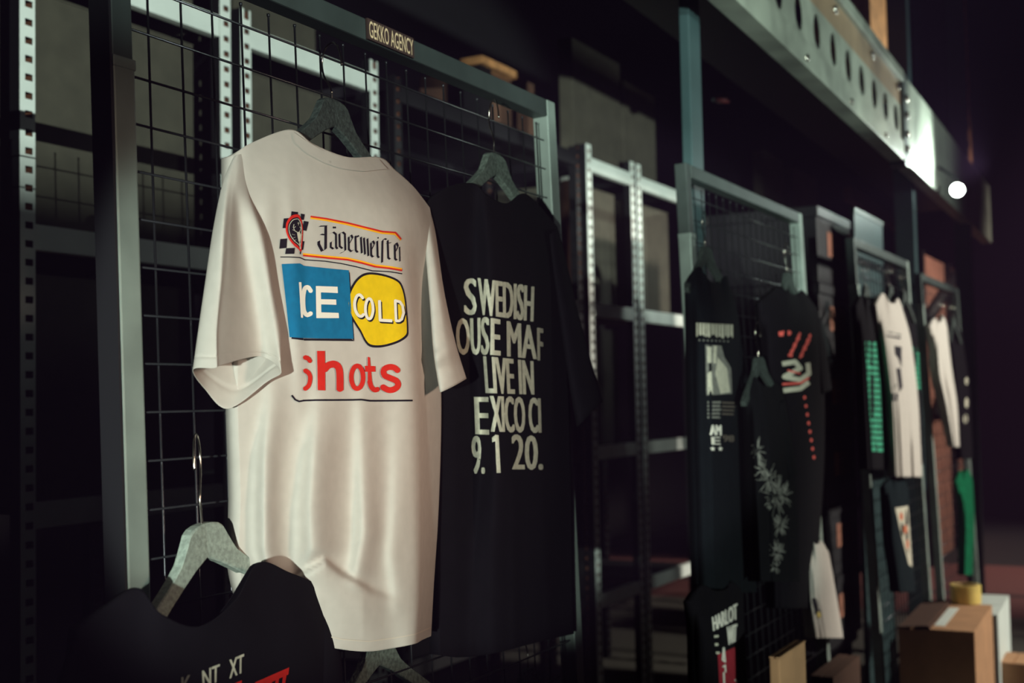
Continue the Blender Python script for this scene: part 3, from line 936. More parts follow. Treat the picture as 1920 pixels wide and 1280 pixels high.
for pts, w in (([(272, 352), (236, 330), (214, 282), (222, 236)], 9), ([(236, 330), (204, 312)], 7), ([(216, 290), (246, 268)], 7), ([(302, 342), (320, 300), (324, 250)], 9), ([(320, 300), (302, 272)], 7),
               ([(284, 205), (284, 250)], 7), ([(270, 220), (298, 220)], 7), ([(302, 500), (314, 590)], 16), ([(240, 390), (196, 378)], 4), ([(244, 420), (204, 436)], 4), ([(254, 452), (224, 482)], 4), ([(336, 390), (350, 386)], 4)):
    stag += stroke(pts, w)
G.decal('emblem_stag', Z8(stag), M['ink_grey'], 5, 4, pr)
# red and yellow rules
tr_ = [(468, 122), (700, 155), (1000, 215), (1300, 290), (1500, 340), (1690, 355), (1770, 450)]
bt_ = [(358, 682), (700, 718), (1000, 745), (1200, 790), (1400, 845), (1600, 868), (1785, 900)]
off = lambda P, dy: [(x, y + dy) for x, y in P]
for q_ in (tr_, bt_): G.decal('red_rule', Z8(stroke(q_, 24)), M['ink_red'], 2, 4, pr)
for q_ in (off(tr_, 23)[:-1] + [(1768, 462)], off(bt_, -23)): G.decal('orange_rule', Z8(stroke(q_, 23)), M['ink_orange'], 1, 4, pr)
G.decal('black_rules', ZA(stroke([(75, 371), (130, 371), (185, 374), (215, 387), (330, 395), (420, 408), (500, 425), (600, 450), (700, 455), (770, 467)], 6) +
                          stroke([(140, 1160), (160, 1185), (182, 1195), (210, 1190), (540, 1186), (585, 1192), (830, 1190)], 10)), M['ink_black'], 1, 4, pr)
# blackletter word
L = []
N = (14, -8); T_ = (9, -5)
for s_ in ([(600, 262), (705, 258)], [(690, 262), (688, 590)], [(688, 590), (640, 622), (588, 520), (590, 475)], [(618, 378), (680, 385)],
           [(742, 372), (798, 345), (838, 380)], [(836, 380), (838, 560), (858, 588)], [(830, 455), (762, 490), (760, 562), (800, 590)],
           [(884, 372), (890, 548), (930, 582)], [(884, 368), (935, 345), (972, 382)], [(966, 382), (972, 610), (930, 640), (898, 648)],
           [(1020, 415), (1022, 595), (1060, 628), (1080, 605)], [(1020, 410), (1055, 388), (1076, 430)], [(1116, 400), (1122, 610), (1150, 638)], [(1124, 430), (1150, 395), (1160, 415)],
           [(1196, 418), (1210, 650)], [(1240, 428), (1256, 668)], [(1290, 440), (1304, 690)],
           [(1340, 500), (1344, 678), (1370, 706), (1388, 690)], [(1340, 495), (1368, 472), (1390, 515)], [(1430, 475), (1436, 690), (1456, 716)],
           [(1500, 785), (1506, 470), (1535, 440), (1562, 455)], [(1582, 465), (1590, 715), (1616, 738)], [(1566, 508), (1630, 500)],
           [(1682, 530), (1688, 730), (1712, 752), (1730, 738)], [(1682, 525), (1706, 502), (1730, 548)]):
    L += nib(s_, (19, -9) if s_[0][0] < 690 or s_[0] in ((690, 262), (688, 590)) else N)
for s_ in ([(1076, 430), (1035, 505)], [(1205, 430), (1240, 415)], [(1250, 445), (1290, 425)], [(1390, 515), (1352, 595)], [(1730, 548), (1696, 625)], [(796, 268), (806, 292)], [(824, 268), (832, 292)], [(1440, 420), (1448, 438)], [(1752, 560), (1758, 768)]):
    L += nib(s_, T_)
G.decal('blackletter_word', Z8(L), M['ink_black'], 0, 4, pr)
# blue block
G.decal('block_shadow', ZA([[(140, 828), (205, 832), (205, 846), (140, 838)], [(205, 836), (480, 838), (497, 851), (210, 848)], [(463, 455), (471, 460), (497, 851), (486, 838)]]), M['ink_black'], 1, 4, pr)
G.decal('blue_block', ZA([[(82, 411), (185, 407), (208, 421), (330, 434), (465, 447), (476, 620), (492, 838), (300, 836), (206, 834), (128, 828), (104, 600)]]), M['ink_blue'], 2, 4, pr)
Ew = stroke(sp([(249, 568), (232, 545), (212, 552), (204, 590), (203, 640), (208, 682), (226, 702), (250, 692)]), 25) + [[(178, 515), (192, 515), (202, 718), (190, 718)]]
Ew += [[(276, 537), (304, 537), (308, 720), (279, 720)], [(276, 537), (400, 541), (402, 577), (278, 572)], [(280, 612), (392, 614), (393, 644), (281, 641)], [(281, 686), (406, 690), (408, 720), (282, 720)]]
G.decal('white_letters', ZA(Ew), M['ink_white'], 3, 4, pr)
# yellow blob
blob = [(453, 635), (460, 590), (480, 540), (510, 495), (550, 466), (600, 459), (680, 473), (745, 500), (772, 535), (790, 600), (801, 700), (806, 790), (800, 824), (760, 855), (700, 877), (640, 888), (585, 882), (555, 850), (530, 800), (495, 745), (465, 690)]
blob = smooth(blob, 3)
G.decal('blob_outline', ZA([blob]), M['ink_black'], 1, 4, pr)
G.decal('yellow_blob', ZA([scl(blob, 0.94, 638, 668)]), M['ink_yellow'], 2, 4, pr)


def cold(dx, dy):
    P = []
    P += stroke(sp([(545 + dx, 608 + dy), (527 + dx, 588 + dy), (508 + dx, 596 + dy), (497 + dx, 630 + dy), (500 + dx, 672 + dy), (515 + dx, 702 + dy), (535 + dx, 710 + dy), (548 + dx, 698 + dy)]), 17)
    P += stroke([(x + dx, y + dy) for x, y in ell(580, 667, 22, 58, 20)], 16, True)
    P += stroke([(638 + dx, 618 + dy), (642 + dx, 732 + dy), (712 + dx, 736 + dy)], 17)
    P += stroke([(729 + dx, 620 + dy), (734 + dx, 736 + dy), (752 + dx, 736 + dy), (766 + dx, 726 + dy), (776 + dx, 690 + dy), (770 + dx, 650 + dy), (756 + dx, 628 + dy)], 15, True)
    return P


G.decal('letter_shadow', ZA(cold(7, 9)), M['ink_black'], 3, 4, pr)
G.decal('outlined_letters', ZA(cold(0, 0)), M['ink_white'], 4, 4, pr)
# red word
Rw = []
Rw += stroke(sp([(243, 966), (230, 950), (212, 944)]), 26) + stroke(sp([(212, 1018), (236, 1036), (244, 1068), (234, 1106), (212, 1124)]), 26)
Rw += [[(283, 907), (328, 907), (330, 1134), (288, 1132)]] + stroke(sp([(322, 1015), (350, 988), (385, 984), (408, 1008), (413, 1060), (413, 1132)]), 40)
Rw += stroke(ell(512, 1058, 34, 66, 22), 26, True)
Rw += [[(572, 940), (584, 945), (598, 1095), (572, 1100)], [(556, 992), (616, 994), (616, 1026), (556, 1026)]] + stroke(sp([(583, 1080), (592, 1112), (610, 1130), (630, 1126)]), 28)
Rw += stroke(sp([(745, 1020), (722, 1002), (690, 1000), (664, 1016), (668, 1046), (700, 1062), (736, 1078), (746, 1104), (724, 1126), (690, 1130), (655, 1112)]), 34)
G.decal('red_word', ZA(Rw), M['ink_red'], 3, 4, pr)

# ------------------------------------------------------------------ the black lettered shirt
tb = tag(empty('t_shirt'), 'black t-shirt with pale stacked capital lettering beside the white shirt', 't-shirt')
rows = [
    [(790, 392, 1.105), (835, 353, 1.09), (886, 343, 1.085), (912, 364, 1.05), (948, 381, 1.045), (987, 364, 1.085), (1045, 425, 1.10)],
    [(796, 480, 1.10), (838, 478, 1.085), (886, 478, 1.08), (920, 480, 1.01), (960, 482, 1.01), (1004, 488, 1.03), (1052, 505, 1.10)],
    [(806, 650, 1.10), (845, 650, 1.09), (893, 650, 1.085), (922, 650, 1.005), (965, 650, 1.005), (1012, 652, 1.025), (1062, 660, 1.10)],
    [(813, 850, 1.10), (850, 850, 1.085), (900, 850, 1.085), (930, 850, 1.0), (970, 850, 1.0), (1018, 850, 1.02), (1070, 850, 1.10)],
    [(820, 1050, 1.10), (852, 1050, 1.085), (887, 1050, 1.07), (927, 1050, 1.0), (972, 1050, 1.0), (1020, 1048, 1.02), (1074, 1045, 1.10)],
    [(825, 1228, 1.09), (856, 1232, 1.075), (888, 1230, 1.06), (928, 1224, 1.0), (972, 1213, 1.0), (1022, 1200, 1.02), (1076, 1188, 1.08)],
]


def black_fold(x, y, u, v):
    xa = float(np.interp(y, [480, 650, 880, 1200], [898, 902, 912, 885])); d = 0.004 * sm(470, 540, y) * math.exp(-((x - xa) / 9) ** 2)
    xb = float(np.interp(y, [480, 650, 900, 1200], [1000, 1006, 1014, 1030])); d += 0.005 * sm(440, 540, y) * math.exp(-((x - xb) / 10) ** 2)
    d += 0.003 * sm(500, 700, y) * math.exp(-((x - 945 - 0.03 * (y - 500)) / 12) ** 2)
    d += 0.004 * sm(700, 1000, y) * math.exp(-((x - 965) / 9) ** 2)
    return d


GB = Garment(tb, rows, M['black_cloth'], 90, 90, black_fold, 0.05, 0.04, (0.28, 0.72), 0.5, 1.10)
GB.auto_sleeve([(1046, 428, 1030, 440, 1.09), (1062, 490, 1035, 500, 1.09), (1085, 590, 1050, 600, 1.09), (1112, 690, 1066, 710, 1.09), (1130, 752, 1082, 800, 1.09)], 0.02, 0.06)
GB.auto_sleeve([(788, 395, 810, 400, 1.10), (778, 480, 812, 490, 1.10), (765, 600, 812, 610, 1.10), (752, 715, 812, 725, 1.10)], 0.015, 0.03)
lp = empty('chest_print'); lp.parent = tb
XB = lambda x, y: (780 + x / 2.065, 280 + y / 2.065)
words = [('S', [(182, 498), (238, 500), (236, 642), (184, 640)], 'ink_grey'), ('WEDISH', [(240, 496), (456, 530), (452, 668), (246, 640)], 'ink_grey'),
         ('OUS', [(150, 655), (285, 648), (285, 795), (155, 795)], 'ink_grey'), ('E MA', [(288, 652), (462, 685), (466, 812), (288, 795)], 'ink_grey'), ('F', [(466, 690), (490, 694), (490, 824), (468, 815)], 'ink_grey'),
         ('LIVE IN', [(262, 800), (452, 820), (456, 950), (272, 944)], 'ink_grey'),
         ('E', [(222, 958), (284, 958), (286, 1104), (228, 1102)], 'ink_grey'), ('XICO CI', [(286, 952), (480, 962), (484, 1098), (292, 1094)], 'ink_grey'),
         ('9.', [(212, 1108), (268, 1110), (270, 1256), (214, 1256)], 'ink_grey'), ('20.', [(366, 1102), (490, 1110), (490, 1240), (370, 1240)], 'ink_grey')]
GB.decal('digit', [[XB(*p) for p in P] for P in ([(306, 1104), (318, 1106), (326, 1252), (311, 1252)], [(296, 1116), (308, 1104), (309, 1128), (297, 1134)])], M['ink_grey'], 1, 3, lp)
for t_, q, mm in words:
    GB.text('lettering', t_, [XB(*p) for p in q], M[mm], 1, 1.5, 3, lp)

# ------------------------------------------------------------------ black shirt at bottom left
tc_ = tag(empty('t_shirt'), 'black t-shirt on the pale hanger at bottom left, with red slanted lettering', 't-shirt')
rows = [
    [(150, 1178, 1.030), (200, 1138, 1.010), (258, 1102, 0.980), (302, 1150, 0.920), (372, 1174, 0.895), (440, 1126, 0.915), (484, 1055, 0.970), (545, 1074, 0.980), (600, 1097, 1.000)],
    [(140, 1290, 1.010), (195, 1280, 0.960), (250, 1270, 0.925), (310, 1262, 0.895), (380, 1255, 0.885), (450, 1240, 0.895), (510, 1222, 0.920), (570, 1205, 0.950), (622, 1190, 1.010)],
    [(140, 1450, 1.010), (195, 1445, 0.950), (250, 1440, 0.910), (310, 1435, 0.885), (380, 1430, 0.875), (450, 1420, 0.885), (510, 1410, 0.910), (570, 1400, 0.950), (625, 1390, 1.010)],
    [(150, 1750, 1.010), (205, 1750, 0.950), (260, 1750, 0.910), (315, 1750, 0.885), (380, 1745, 0.875), (450, 1740, 0.885), (510, 1735, 0.910), (570, 1730, 0.950), (625, 1720, 1.010)],
    [(155, 2060, 1.010), (210, 2065, 0.950), (262, 2068, 0.910), (318, 2065, 0.885), (382, 2060, 0.875), (450, 2050, 0.885), (510, 2040, 0.910), (570, 2030, 0.950), (625, 2020, 1.010)],
]
GC = Garment(tc_, rows, M['black_cloth'], 70, 60, ripple(3, 0.008, 4, 0.2), 0.06, 0.03, (0.28, 0.74), 0.42, 1.075)
GC.auto_sleeve([(602, 1098, 585, 1110, 1.03), (622, 1150, 585, 1170, 1.03), (638, 1215, 590, 1250, 1.03), (644, 1330, 590, 1340, 1.03), (650, 1440, 580, 1460, 1.03)], 0.02, 0.06)
GC.auto_sleeve([(150, 1180, 175, 1190, 1.05), (120, 1240, 170, 1260, 1.05), (95, 1330, 165, 1350, 1.05), (75, 1430, 165, 1460, 1.05)], 0.02, 0.06)
XC = lambda x, y: (240 + x / 4.571, 1150 + y / 4.571)
lp = empty('chest_print'); lp.parent = tc_
for t_, q in (('K', [(450, 545), (538, 520), (535, 665), (452, 690)]), ('NT', [(628, 490), (780, 432), (775, 575), (635, 640)]), ('XT', [(860, 398), (988, 345), (985, 500), (862, 556)])):
    GC.text('grey_lettering', t_, [XC(*p) for p in q], M['ink_dim'] if t_ == 'K' else M['ink_grey'], 1, 0.6, 6, lp)  # K takes a dimmer ink, its shade put into the colour
red = [[(900, 600), (970, 570), (960, 640), (900, 680)], [(1080, 590), (1375, 460), (1368, 520), (1110, 640)]]
for k in range(5):
    x = 1080 + k * 62
    red.append([(x, 600 - k * 28), (x + 30, 585 - k * 28), (x + 5, 760 - k * 28), (x - 25, 775 - k * 28)])
GC.decal('red_lettering', [[XC(*p) for p in P] for P in red], M['ink_red'], 1, 6, lp)


# ------------------------------------------------------------------ garments on the farther panels
def tee(label, left, right, top, ys, m, De=1.09, Dm=1.0, seed=1, amp=0.012, sl=None, sr=None, cat='t-shirt'):
    g = tag(empty('t_shirt'), label, cat)
    rows = simple_rows(left, right, top, De, Dm, ys)
    q = Garment(g, rows, M[m], 48, 50, ripple(seed, amp, 5), 0.05, 0.03, (0.28, 0.72), 0.5, De)
    if sl: q.auto_sleeve(sl, 0.015, 0.045)
    if sr: q.auto_sleeve(sr, 0.015, 0.045)
    return q


# navy with photo print
q = tee('dark navy t-shirt with grey photo print at the left of the second panel', [(500, 1297), (700, 1299), (900, 1303), (1110, 1310)], [(500, 1375), (700, 1396), (900, 1408), (1110, 1420)],
        [(1297, 528), (1304, 508), (1312, 500), (1330, 525), (1350, 530), (1362, 518), (1376, 562)], [600, 700, 850, 980, 1110], 'navy_cloth', seed=5, amp=0.008,
        sr=[(1376, 565, 1368, 570, 1.09), (1390, 640, 1372, 645, 1.09), (1404, 720, 1385, 730, 1.09)])
lp = empty('chest_print'); lp.parent = q.root
bars = []
rnd = random.Random(11)
x = 1306
while x < 1370:
    w = rnd.uniform(2.5, 5); y0 = 605 + (x - 1306) * 0.05
    bars.append([(x, y0), (x + w, y0 + 0.3), (x + w, y0 + rnd.uniform(20, 27)), (x, y0 + rnd.uniform(20, 27))]); x += w + rnd.uniform(1, 2.2)
q.decal('headline', bars, M['ink_grey'], 1, 8, lp)
q.decal('star_row', [[(1310 + k * 7.5, 636 + k * 0.3), (1313 + k * 7.5, 636 + k * 0.3), (1313 + k * 7.5, 639 + k * 0.3), (1310 + k * 7.5, 639 + k * 0.3)] for k in range(8)], M['ink_mid'], 1, 8, lp)
q.decal('photo_block', [[(1322, 646), (1352, 648), (1358, 670), (1370, 690), (1372, 738), (1324, 741)]], M['ink_mid'], 1, 8, lp)
q.decal('photo_figure', [[(1325, 650), (1333, 650), (1333, 680), (1326, 680)], [(1337, 648), (1343, 648), (1342, 682), (1336, 680)], [(1345, 670), (1362, 690), (1368, 735), (1350, 738), (1340, 700)], [(1326, 700), (1333, 695), (1336, 738), (1327, 739)]], M['ink_grey'], 2, 8, lp)
q.decal('caption_lines', [[(1326, 752 + k * 7), (1350 + rnd.uniform(-3, 2), 752 + k * 7), (1350, 756 + k * 7), (1326, 756 + k * 7)] for k in range(5)], M['ink_mid'], 1, 8, lp)
q.decal('caption_lines_dim', [[(1353, 753 + k * 7), (1376 + rnd.uniform(-3, 3), 754 + k * 7), (1376, 757 + k * 7), (1353, 756 + k * 7)] for k in range(4)], M['ink_dim'], 1, 8, lp)  # right-hand lines in a dimmer ink
q.text('capital_letters', 'AM', [(1330, 796), (1352, 797), (1352, 816), (1331, 815)], M['ink_white'], 1, 1.0, 8, lp)
q.text('capital_letters', 'E', [(1333, 819), (1350, 819), (1350, 833), (1334, 833)], M['ink_white'], 1, 1.0, 8, lp)
q.text('dim_digits', '98', [(1354, 815), (1376, 816), (1376, 828), (1354, 828)], M['ink_dim'], 1, 0.8, 8, lp)  # digits in a dimmer ink than the letter beside them
star = lambda cx, cy, r: [(cx + (r if k % 2 == 0 else r * .42) * math.sin(k * math.pi / 5), cy - (r if k % 2 == 0 else r * .42) * math.cos(k * math.pi / 5)) for k in range(10)]
q.decal('stars', [star(1336, 841, 5), star(1350, 841, 5)], M['ink_white'], 1, 8, lp)

# black with red print
q = tee('black t-shirt with coral and white print at the right of the second panel', [(540, 1428), (700, 1432), (900, 1440), (1140, 1448)], [(540, 1530), (700, 1545), (900, 1546), (1140, 1524)],
        [(1428, 565), (1445, 548), (1462, 536), (1478, 548), (1494, 552), (1506, 545), (1534, 582)], [620, 720, 850, 980, 1140], 'black_cloth', seed=8, amp=0.008,
        sr=[(1535, 585, 1522, 590, 1.09), (1548, 650, 1530, 655, 1.09), (1560, 730, 1538, 740, 1.09)])
lp = empty('chest_print'); lp.parent = q.root
rnd = random.Random(4)
pk = [[(1459, 622), (1470, 620), (1468, 630), (1460, 630)]]
for k in range(44):   # distressed strokes, too blurred to read in the photo
    x = 1479 + (k * 17 % 40); y = 622 + (k * 7 % 46) + (x - 1479) * 0.1
    a = rnd.choice((0.2, 0.25, 1.3, 1.45, -0.6)); l_ = rnd.uniform(4, 9)
    pk += stroke([(x - l_ * math.cos(a) / 2, y - l_ * math.sin(a) / 2), (x + l_ * math.cos(a) / 2, y + l_ * math.sin(a) / 2)], rnd.uniform(2.5, 4.5))
q.decal('coral_lettering', pk, M['ink_coral'], 1, 8, lp)
q.decal('white_swirl', stroke([(1466, 682), (1490, 678), (1500, 690), (1470, 706), (1500, 712), (1516, 700), (1514, 680)], 9) + stroke([(1468, 732), (1500, 728), (1516, 716)], 9), M['ink_grey'], 1, 8, lp)
q.decal('coral_rules', stroke([(1466, 720), (1500, 718), (1516, 708)], 4) + stroke([(1476, 694), (1500, 700)], 3), M['ink_coral'], 2, 8, lp)
q.decal('coral_dots', [ell(1508 + k * 2.5, 745 + k * 16, 2.5, 3.5, 8) for k in range(8)], M['ink_coral'], 1, 8, lp)

# dark feather print
q = tee('charcoal t-shirt with a pale feathery print, hung low on the second panel', [(710, 1404), (900, 1408), (1100, 1416)], [(710, 1468), (900, 1492), (1100, 1500)],
        [(1404, 735), (1410, 718), (1416, 706), (1430, 722), (1446, 725), (1456, 716), (1472, 748)], [800, 900, 1000, 1090], 'grey_cloth', De=1.02, Dm=.94, seed=9, amp=0.008,
        sr=[(1472, 750, 1462, 755, 1.0), (1484, 820, 1468, 828, 1.0), (1496, 890, 1478, 900, 1.0)])
lp = empty('chest_print'); lp.parent = q.root
rnd = random.Random(21)
fe = []
for cx, cy, n_, r_ in ((1420, 845, 20, 14), (1428, 880, 22, 12), (1440, 900, 30, 18), (1455, 930, 46, 22), (1462, 985, 40, 14), (1456, 1035, 40, 13), (1452, 1062, 18, 9), (1470, 930, 20, 14)):
    for k in range(n_):
        a = rnd.uniform(0, 6.283); r1 = rnd.uniform(0.1, 0.4) * r_; r2 = rnd.uniform(0.6, 1.3) * r_
        fe += stroke([(cx + r1 * math.cos(a), cy + 1.5 * r1 * math.sin(a)), (cx + r2 * math.cos(a), cy + 1.5 * r2 * math.sin(a))], rnd.uniform(0.7, 1.5), joints=False)
q.decal('feather_print', fe, M['ink_mid'], 1, 10, lp)

# black with white name lettering
q = tee('black t-shirt with white name lettering and maroon block, lowest on the second panel', [(1100, 1300), (1280, 1304), (1600, 1310)], [(1100, 1392), (1280, 1402), (1600, 1412)],
        [(1296, 1128), (1306, 1108), (1318, 1096), (1340, 1106), (1360, 1104), (1374, 1090), (1394, 1112)], [1180, 1280, 1450, 1600], 'black_cloth', De=1.04, Dm=.96, seed=12, amp=0.006)
lp = empty('chest_print'); lp.parent = q.root
XD = lambda x, y: (1280 + x / 3, 860 + y / 3)
q.text('white_lettering', 'HARLOT', [XD(*p) for p in ((162, 890), (305, 812), (306, 900), (170, 968))], M['ink_white'], 1, 0.9, 6, lp)
q.text('white_lettering', 'WIT', [XD(*p) for p in ((245, 945), (305, 928), (300, 1025), (250, 1050))], M['ink_white'], 1, 0.9, 6, lp)
q.decal('white_dashes', [[XD(*p) for p in P] for P in ([(175, 992), (200, 990), (200, 1002), (176, 1006)], [(178, 1036), (198, 1036), (198, 1050), (180, 1052)], [(184, 1084), (206, 1084), (206, 1096), (186, 1098)])], M['ink_grey'], 1, 8, lp)
q.decal('maroon_block', [[XD(*p) for p in ((195, 1100), (300, 1055), (302, 1260), (205, 1300))]], M['ink_maroon'], 1, 8, lp)
q.decal('white_script', [[XD(*p) for p in P] for P in stroke([(228, 1060), (222, 1130), (236, 1140), (228, 1060)], 10) + stroke([(222, 1170), (236, 1160), (238, 1200)], 9) + stroke([(228, 1200), (232, 1300)], 10) + stroke([(290, 1240), (300, 1250), (296, 1290)], 9)], M['ink_white'], 2, 8, lp)

# white with dark print at the bottom
q = tee('white t-shirt with small dark print near the floor behind the feather print shirt', [(1000, 1512), (1130, 1514), (1300, 1530)], [(1000, 1545), (1080, 1562), (1185, 1580), (1300, 1592)],
        [(1512, 1036), (1516, 1022), (1521, 1013), (1528, 1019), (1535, 1019), (1541, 1014), (1554, 1036)], [1080, 1120, 1160, 1196], 'white_cloth', De=1.08, Dm=1.01, seed=15, amp=0.014)
lp = empty('chest_print'); lp.parent = q.root
q.decal('dark_print', [ell(1526, 1136, 8, 16, 12), ell(1534, 1150, 4, 10, 8), [(1518, 1130), (1530, 1126), (1534, 1142), (1522, 1152)]], M['ink_black'], 1, 8, lp)
q.decal('olive_tie', [ell(1535, 1152, 4, 6, 8)], M['tape'], 2, 8, lp)

# third panel
q = tee('black t-shirt with a green striped print left on the third panel', [(550, 1608), (700, 1612), (860, 1620)], [(550, 1650), (700, 1662), (860, 1668)],
        [(1606, 575), (1612, 560), (1618, 552), (1626, 560), (1634, 562), (1640, 556), (1652, 580)], [640, 720, 800, 880], 'black_cloth', De=1.09, Dm=1.02, seed=17, amp=0.006)
lp = empty('chest_print'); lp.parent = q.root
q.decal('green_stripes', [[(1622 + k * 0.7, 640 + k * 11), (1646 + k * 0.5, 642 + k * 11), (1646 + k * 0.5, 649 + k * 11), (1622 + k * 0.7, 648 + k * 11)] for k in range(19)], M['ink_green'], 1, 10, lp)
q = tee('white t-shirt with a dark figure print in the middle of the third panel', [(548, 1643), (650, 1652), (750, 1665), (895, 1672)], [(548, 1694), (650, 1710), (750, 1722), (895, 1729)],
        [(1643, 572), (1650, 556), (1657, 550), (1668, 566), (1678, 568), (1685, 560), (1696, 592)], [640, 740, 820, 894], 'white_cloth', De=1.05, Dm=.97, seed=19, amp=0.018)
lp = empty('chest_print'); lp.parent = q.root
q.decal('dark_figure', [[(1676, 648), (1690, 650), (1690, 690), (1684, 672), (1678, 664)], [(1680, 690), (1688, 690), (1692, 725), (1686, 735)], [(1672, 736), (1684, 738), (1682, 752), (1673, 752)], [(1662, 628), (1688, 632), (1688, 636), (1662, 631)]], M['ink_black'], 1, 8, lp)
q.decal('grey_rules', stroke([(1664, 622), (1690, 628)], 3) + stroke([(1674, 728), (1680, 720)], 4), M['ink_mid'], 1, 8, lp)
q = tee('black t-shirt with a green edge print right on the third panel', [(560, 1682), (700, 1690), (860, 1700)], [(560, 1714), (700, 1726), (860, 1732)],
        [(1680, 585), (1685, 572), (1690, 566), (1696, 572), (1702, 574), (1707, 568), (1716, 592)], [650, 740, 820, 870], 'black_cloth', De=1.10, Dm=1.05, seed=23, amp=0.004)
lp = empty('chest_print'); lp.parent = q.root
q.decal('green_stripes', [[(1708 + k * 0.4, 650 + k * 9), (1722 + k * 0.4, 652 + k * 9), (1722 + k * 0.4, 657 + k * 9), (1708 + k * 0.4, 656 + k * 9)] for k in range(9)], M['ink_green'], 1, 10, lp)
q = tee('dark teal t-shirt with white and rust print below the distant white shirt', [(900, 1660), (1000, 1664), (1120, 1680)], [(900, 1702), (1000, 1708), (1120, 1718)],
        [(1660, 912), (1666, 902), (1672, 896), (1680, 902), (1688, 902), (1694, 896), (1703, 914)], [950, 1010, 1060, 1110], 'teal_cloth', De=1.05, Dm=.98, seed=25, amp=0.008)
lp = empty('chest_print'); lp.parent = q.root
q.decal('white_print', [[(1678, 952), (1702, 948), (1706, 1000), (1710, 1062), (1704, 1060), (1690, 1005)]], M['ink_grey'], 1, 8, lp)
q.decal('rust_marks', [ell(1689, 968, 4, 8, 8), ell(1697, 992, 4, 9, 8), ell(1701, 1020, 3, 10, 8)], M['rust_print'], 2, 8, lp)
# fourth panel
q = tee('slim white t-shirt turned edge-on on the fourth panel', [(590, 1746), (700, 1752), (740, 1762), (840, 1785)], [(590, 1772), (700, 1786), (740, 1794), (840, 1799)],
        [(1745, 612), (1749, 602), (1754, 596), (1760, 604), (1766, 600), (1770, 594), (1776, 612)], [650, 700, 760, 838], 'white_cloth', De=1.06, Dm=1.0, seed=27, amp=0.02)
q = tee('black t-shirt with small white marks at the right end of the fourth panel', [(600, 1776), (720, 1788), (860, 1800)], [(600, 1800), (720, 1818), (860, 1824)],
        [(1776, 622), (1780, 612), (1785, 606), (1788, 611), (1792, 612), (1796, 608), (1804, 628)], [660, 730, 800, 860], 'black_cloth', De=1.09, Dm=1.04, seed=29, amp=0.004)
lp = empty('chest_print'); lp.parent = q.root
q.decal('white_marks', [ell(1812, 714, 3, 7, 8), ell(1812, 755, 3, 10, 8), ell(1810, 785, 4, 9, 8)], M['ink_grey'], 1, 8, lp)
q = tee('green garment hanging lowest under the fourth panel', [(880, 1796), (960, 1804), (1080, 1804)], [(880, 1820), (960, 1828), (1080, 1824)],
        [(1794, 905), (1798, 892), (1804, 880), (1808, 884), (1812, 885), (1816, 880), (1824, 900)], [940, 985, 1030, 1078], 'green_cloth', De=1.08, Dm=1.03, seed=31, amp=0.012, cat='garment')

# ------------------------------------------------------------------ stack of dark crates behind the second panel's right end
for k in range(6):
    P = at(1532, 430, 1.36); Q = at(1592, 430, 1.36)
    zt = at(1560, 398 + 137 * k, 1.36).z; zb = at(1560, 398 + 137 * (k + 1), 1.36).z
    if k == 5: zb = max(zb, 0.15)
    pos = ['topmost of its stack', 'second from the top of its stack', 'third from the top of its stack', 'fourth from the top of its stack', 'fifth from the top of its stack', 'lowest of its stack'][k]
    g = tag(empty('storage_crate', (P.x, 1.36, zb)), 'black crate with brown paper label, ' + pos, 'crate', 'black crates stacked right of the second panel')
    w = Q.x - P.x; h = zt - zb - 0.004
    box('crate_body', 0, w, 0, 0.5, 0, h * 0.86, M['black_plastic'], g, 0.006)
    box('lid', -0.006, w + 0.006, -0.006, 0.506, h * 0.86, h, M['black_plastic'], g, 0.005)
    a = at(1552, 430, 1.355).x - P.x; b = at(1581, 430, 1.355).x - P.x
    box('paper_label', a, b, -0.003, 0.0, h * 0.38, h * 0.62 + 0.03, M['label_brown'], g)

g = tag(empty('pallet', (at(1532, 700, 1.36).x, 1.36, 0)), 'low black pallet under the crate stack', 'pallet')
zb5 = max(at(1560, 398 + 137 * 6, 1.36).z, 0.15)
w = at(1592, 700, 1.36).x - at(1532, 700, 1.36).x
box('pallet_deck', 0, w, 0, 0.5, zb5 - 0.03, zb5 - 0.002, M['black_plastic'], g)
for k in range(3): box('pallet_foot', 0.02 + k * (w - 0.1) / 2, 0.08 + k * (w - 0.1) / 2, 0.02, 0.48, 0, zb5 - 0.03, M['black_plastic'], g)

# teal sheet behind the third panel and plywood behind the fourth
P = at(1601, 388, 1.26); Q = at(1655, 440, 1.26)
g = tag(empty('teal_board', (P.x, 1.26, 0)), 'upright teal grey board rising behind the third panel', 'board')
box('board_sheet', 0, Q.x - P.x, 0, 0.02, 0.0, P.z, M['post_teal'], g, 0.003)
box('board_edge', 0, Q.x - P.x, -0.004, 0.0, P.z - 0.02, P.z, M['steel_dark'], g)
P = at(1722, 600, 1.9); Q = at(1818, 600, 1.9)
g = tag(empty('plywood_screen', (P.x, 1.9, 0)), 'pinkish plywood screen with diagonal braces behind the fourth panel', 'screen')
w = Q.x - P.x
for k in range(3):
    box('plywood_panel', k * w / 3 + 0.01, (k + 1) * w / 3 - 0.01, 0, 0.02, 0, 2.55, M['ply'], g, 0.003)
for a, b in (((0.1, 2.0), (w * 0.62, 2.5)), ((0.3, 1.2), (w * 0.9, 2.2))):
    tube('brace', [(a[0], -0.06, a[1]), (b[0], -0.06, b[1])], 0.05, M['rack_side'], g, 8)
for x in (0.05, w * 0.5, w - 0.05): box('brace_post', x - 0.05, x + 0.05, -0.05, 0.0, 0, 2.55, M['rack_side'], g)

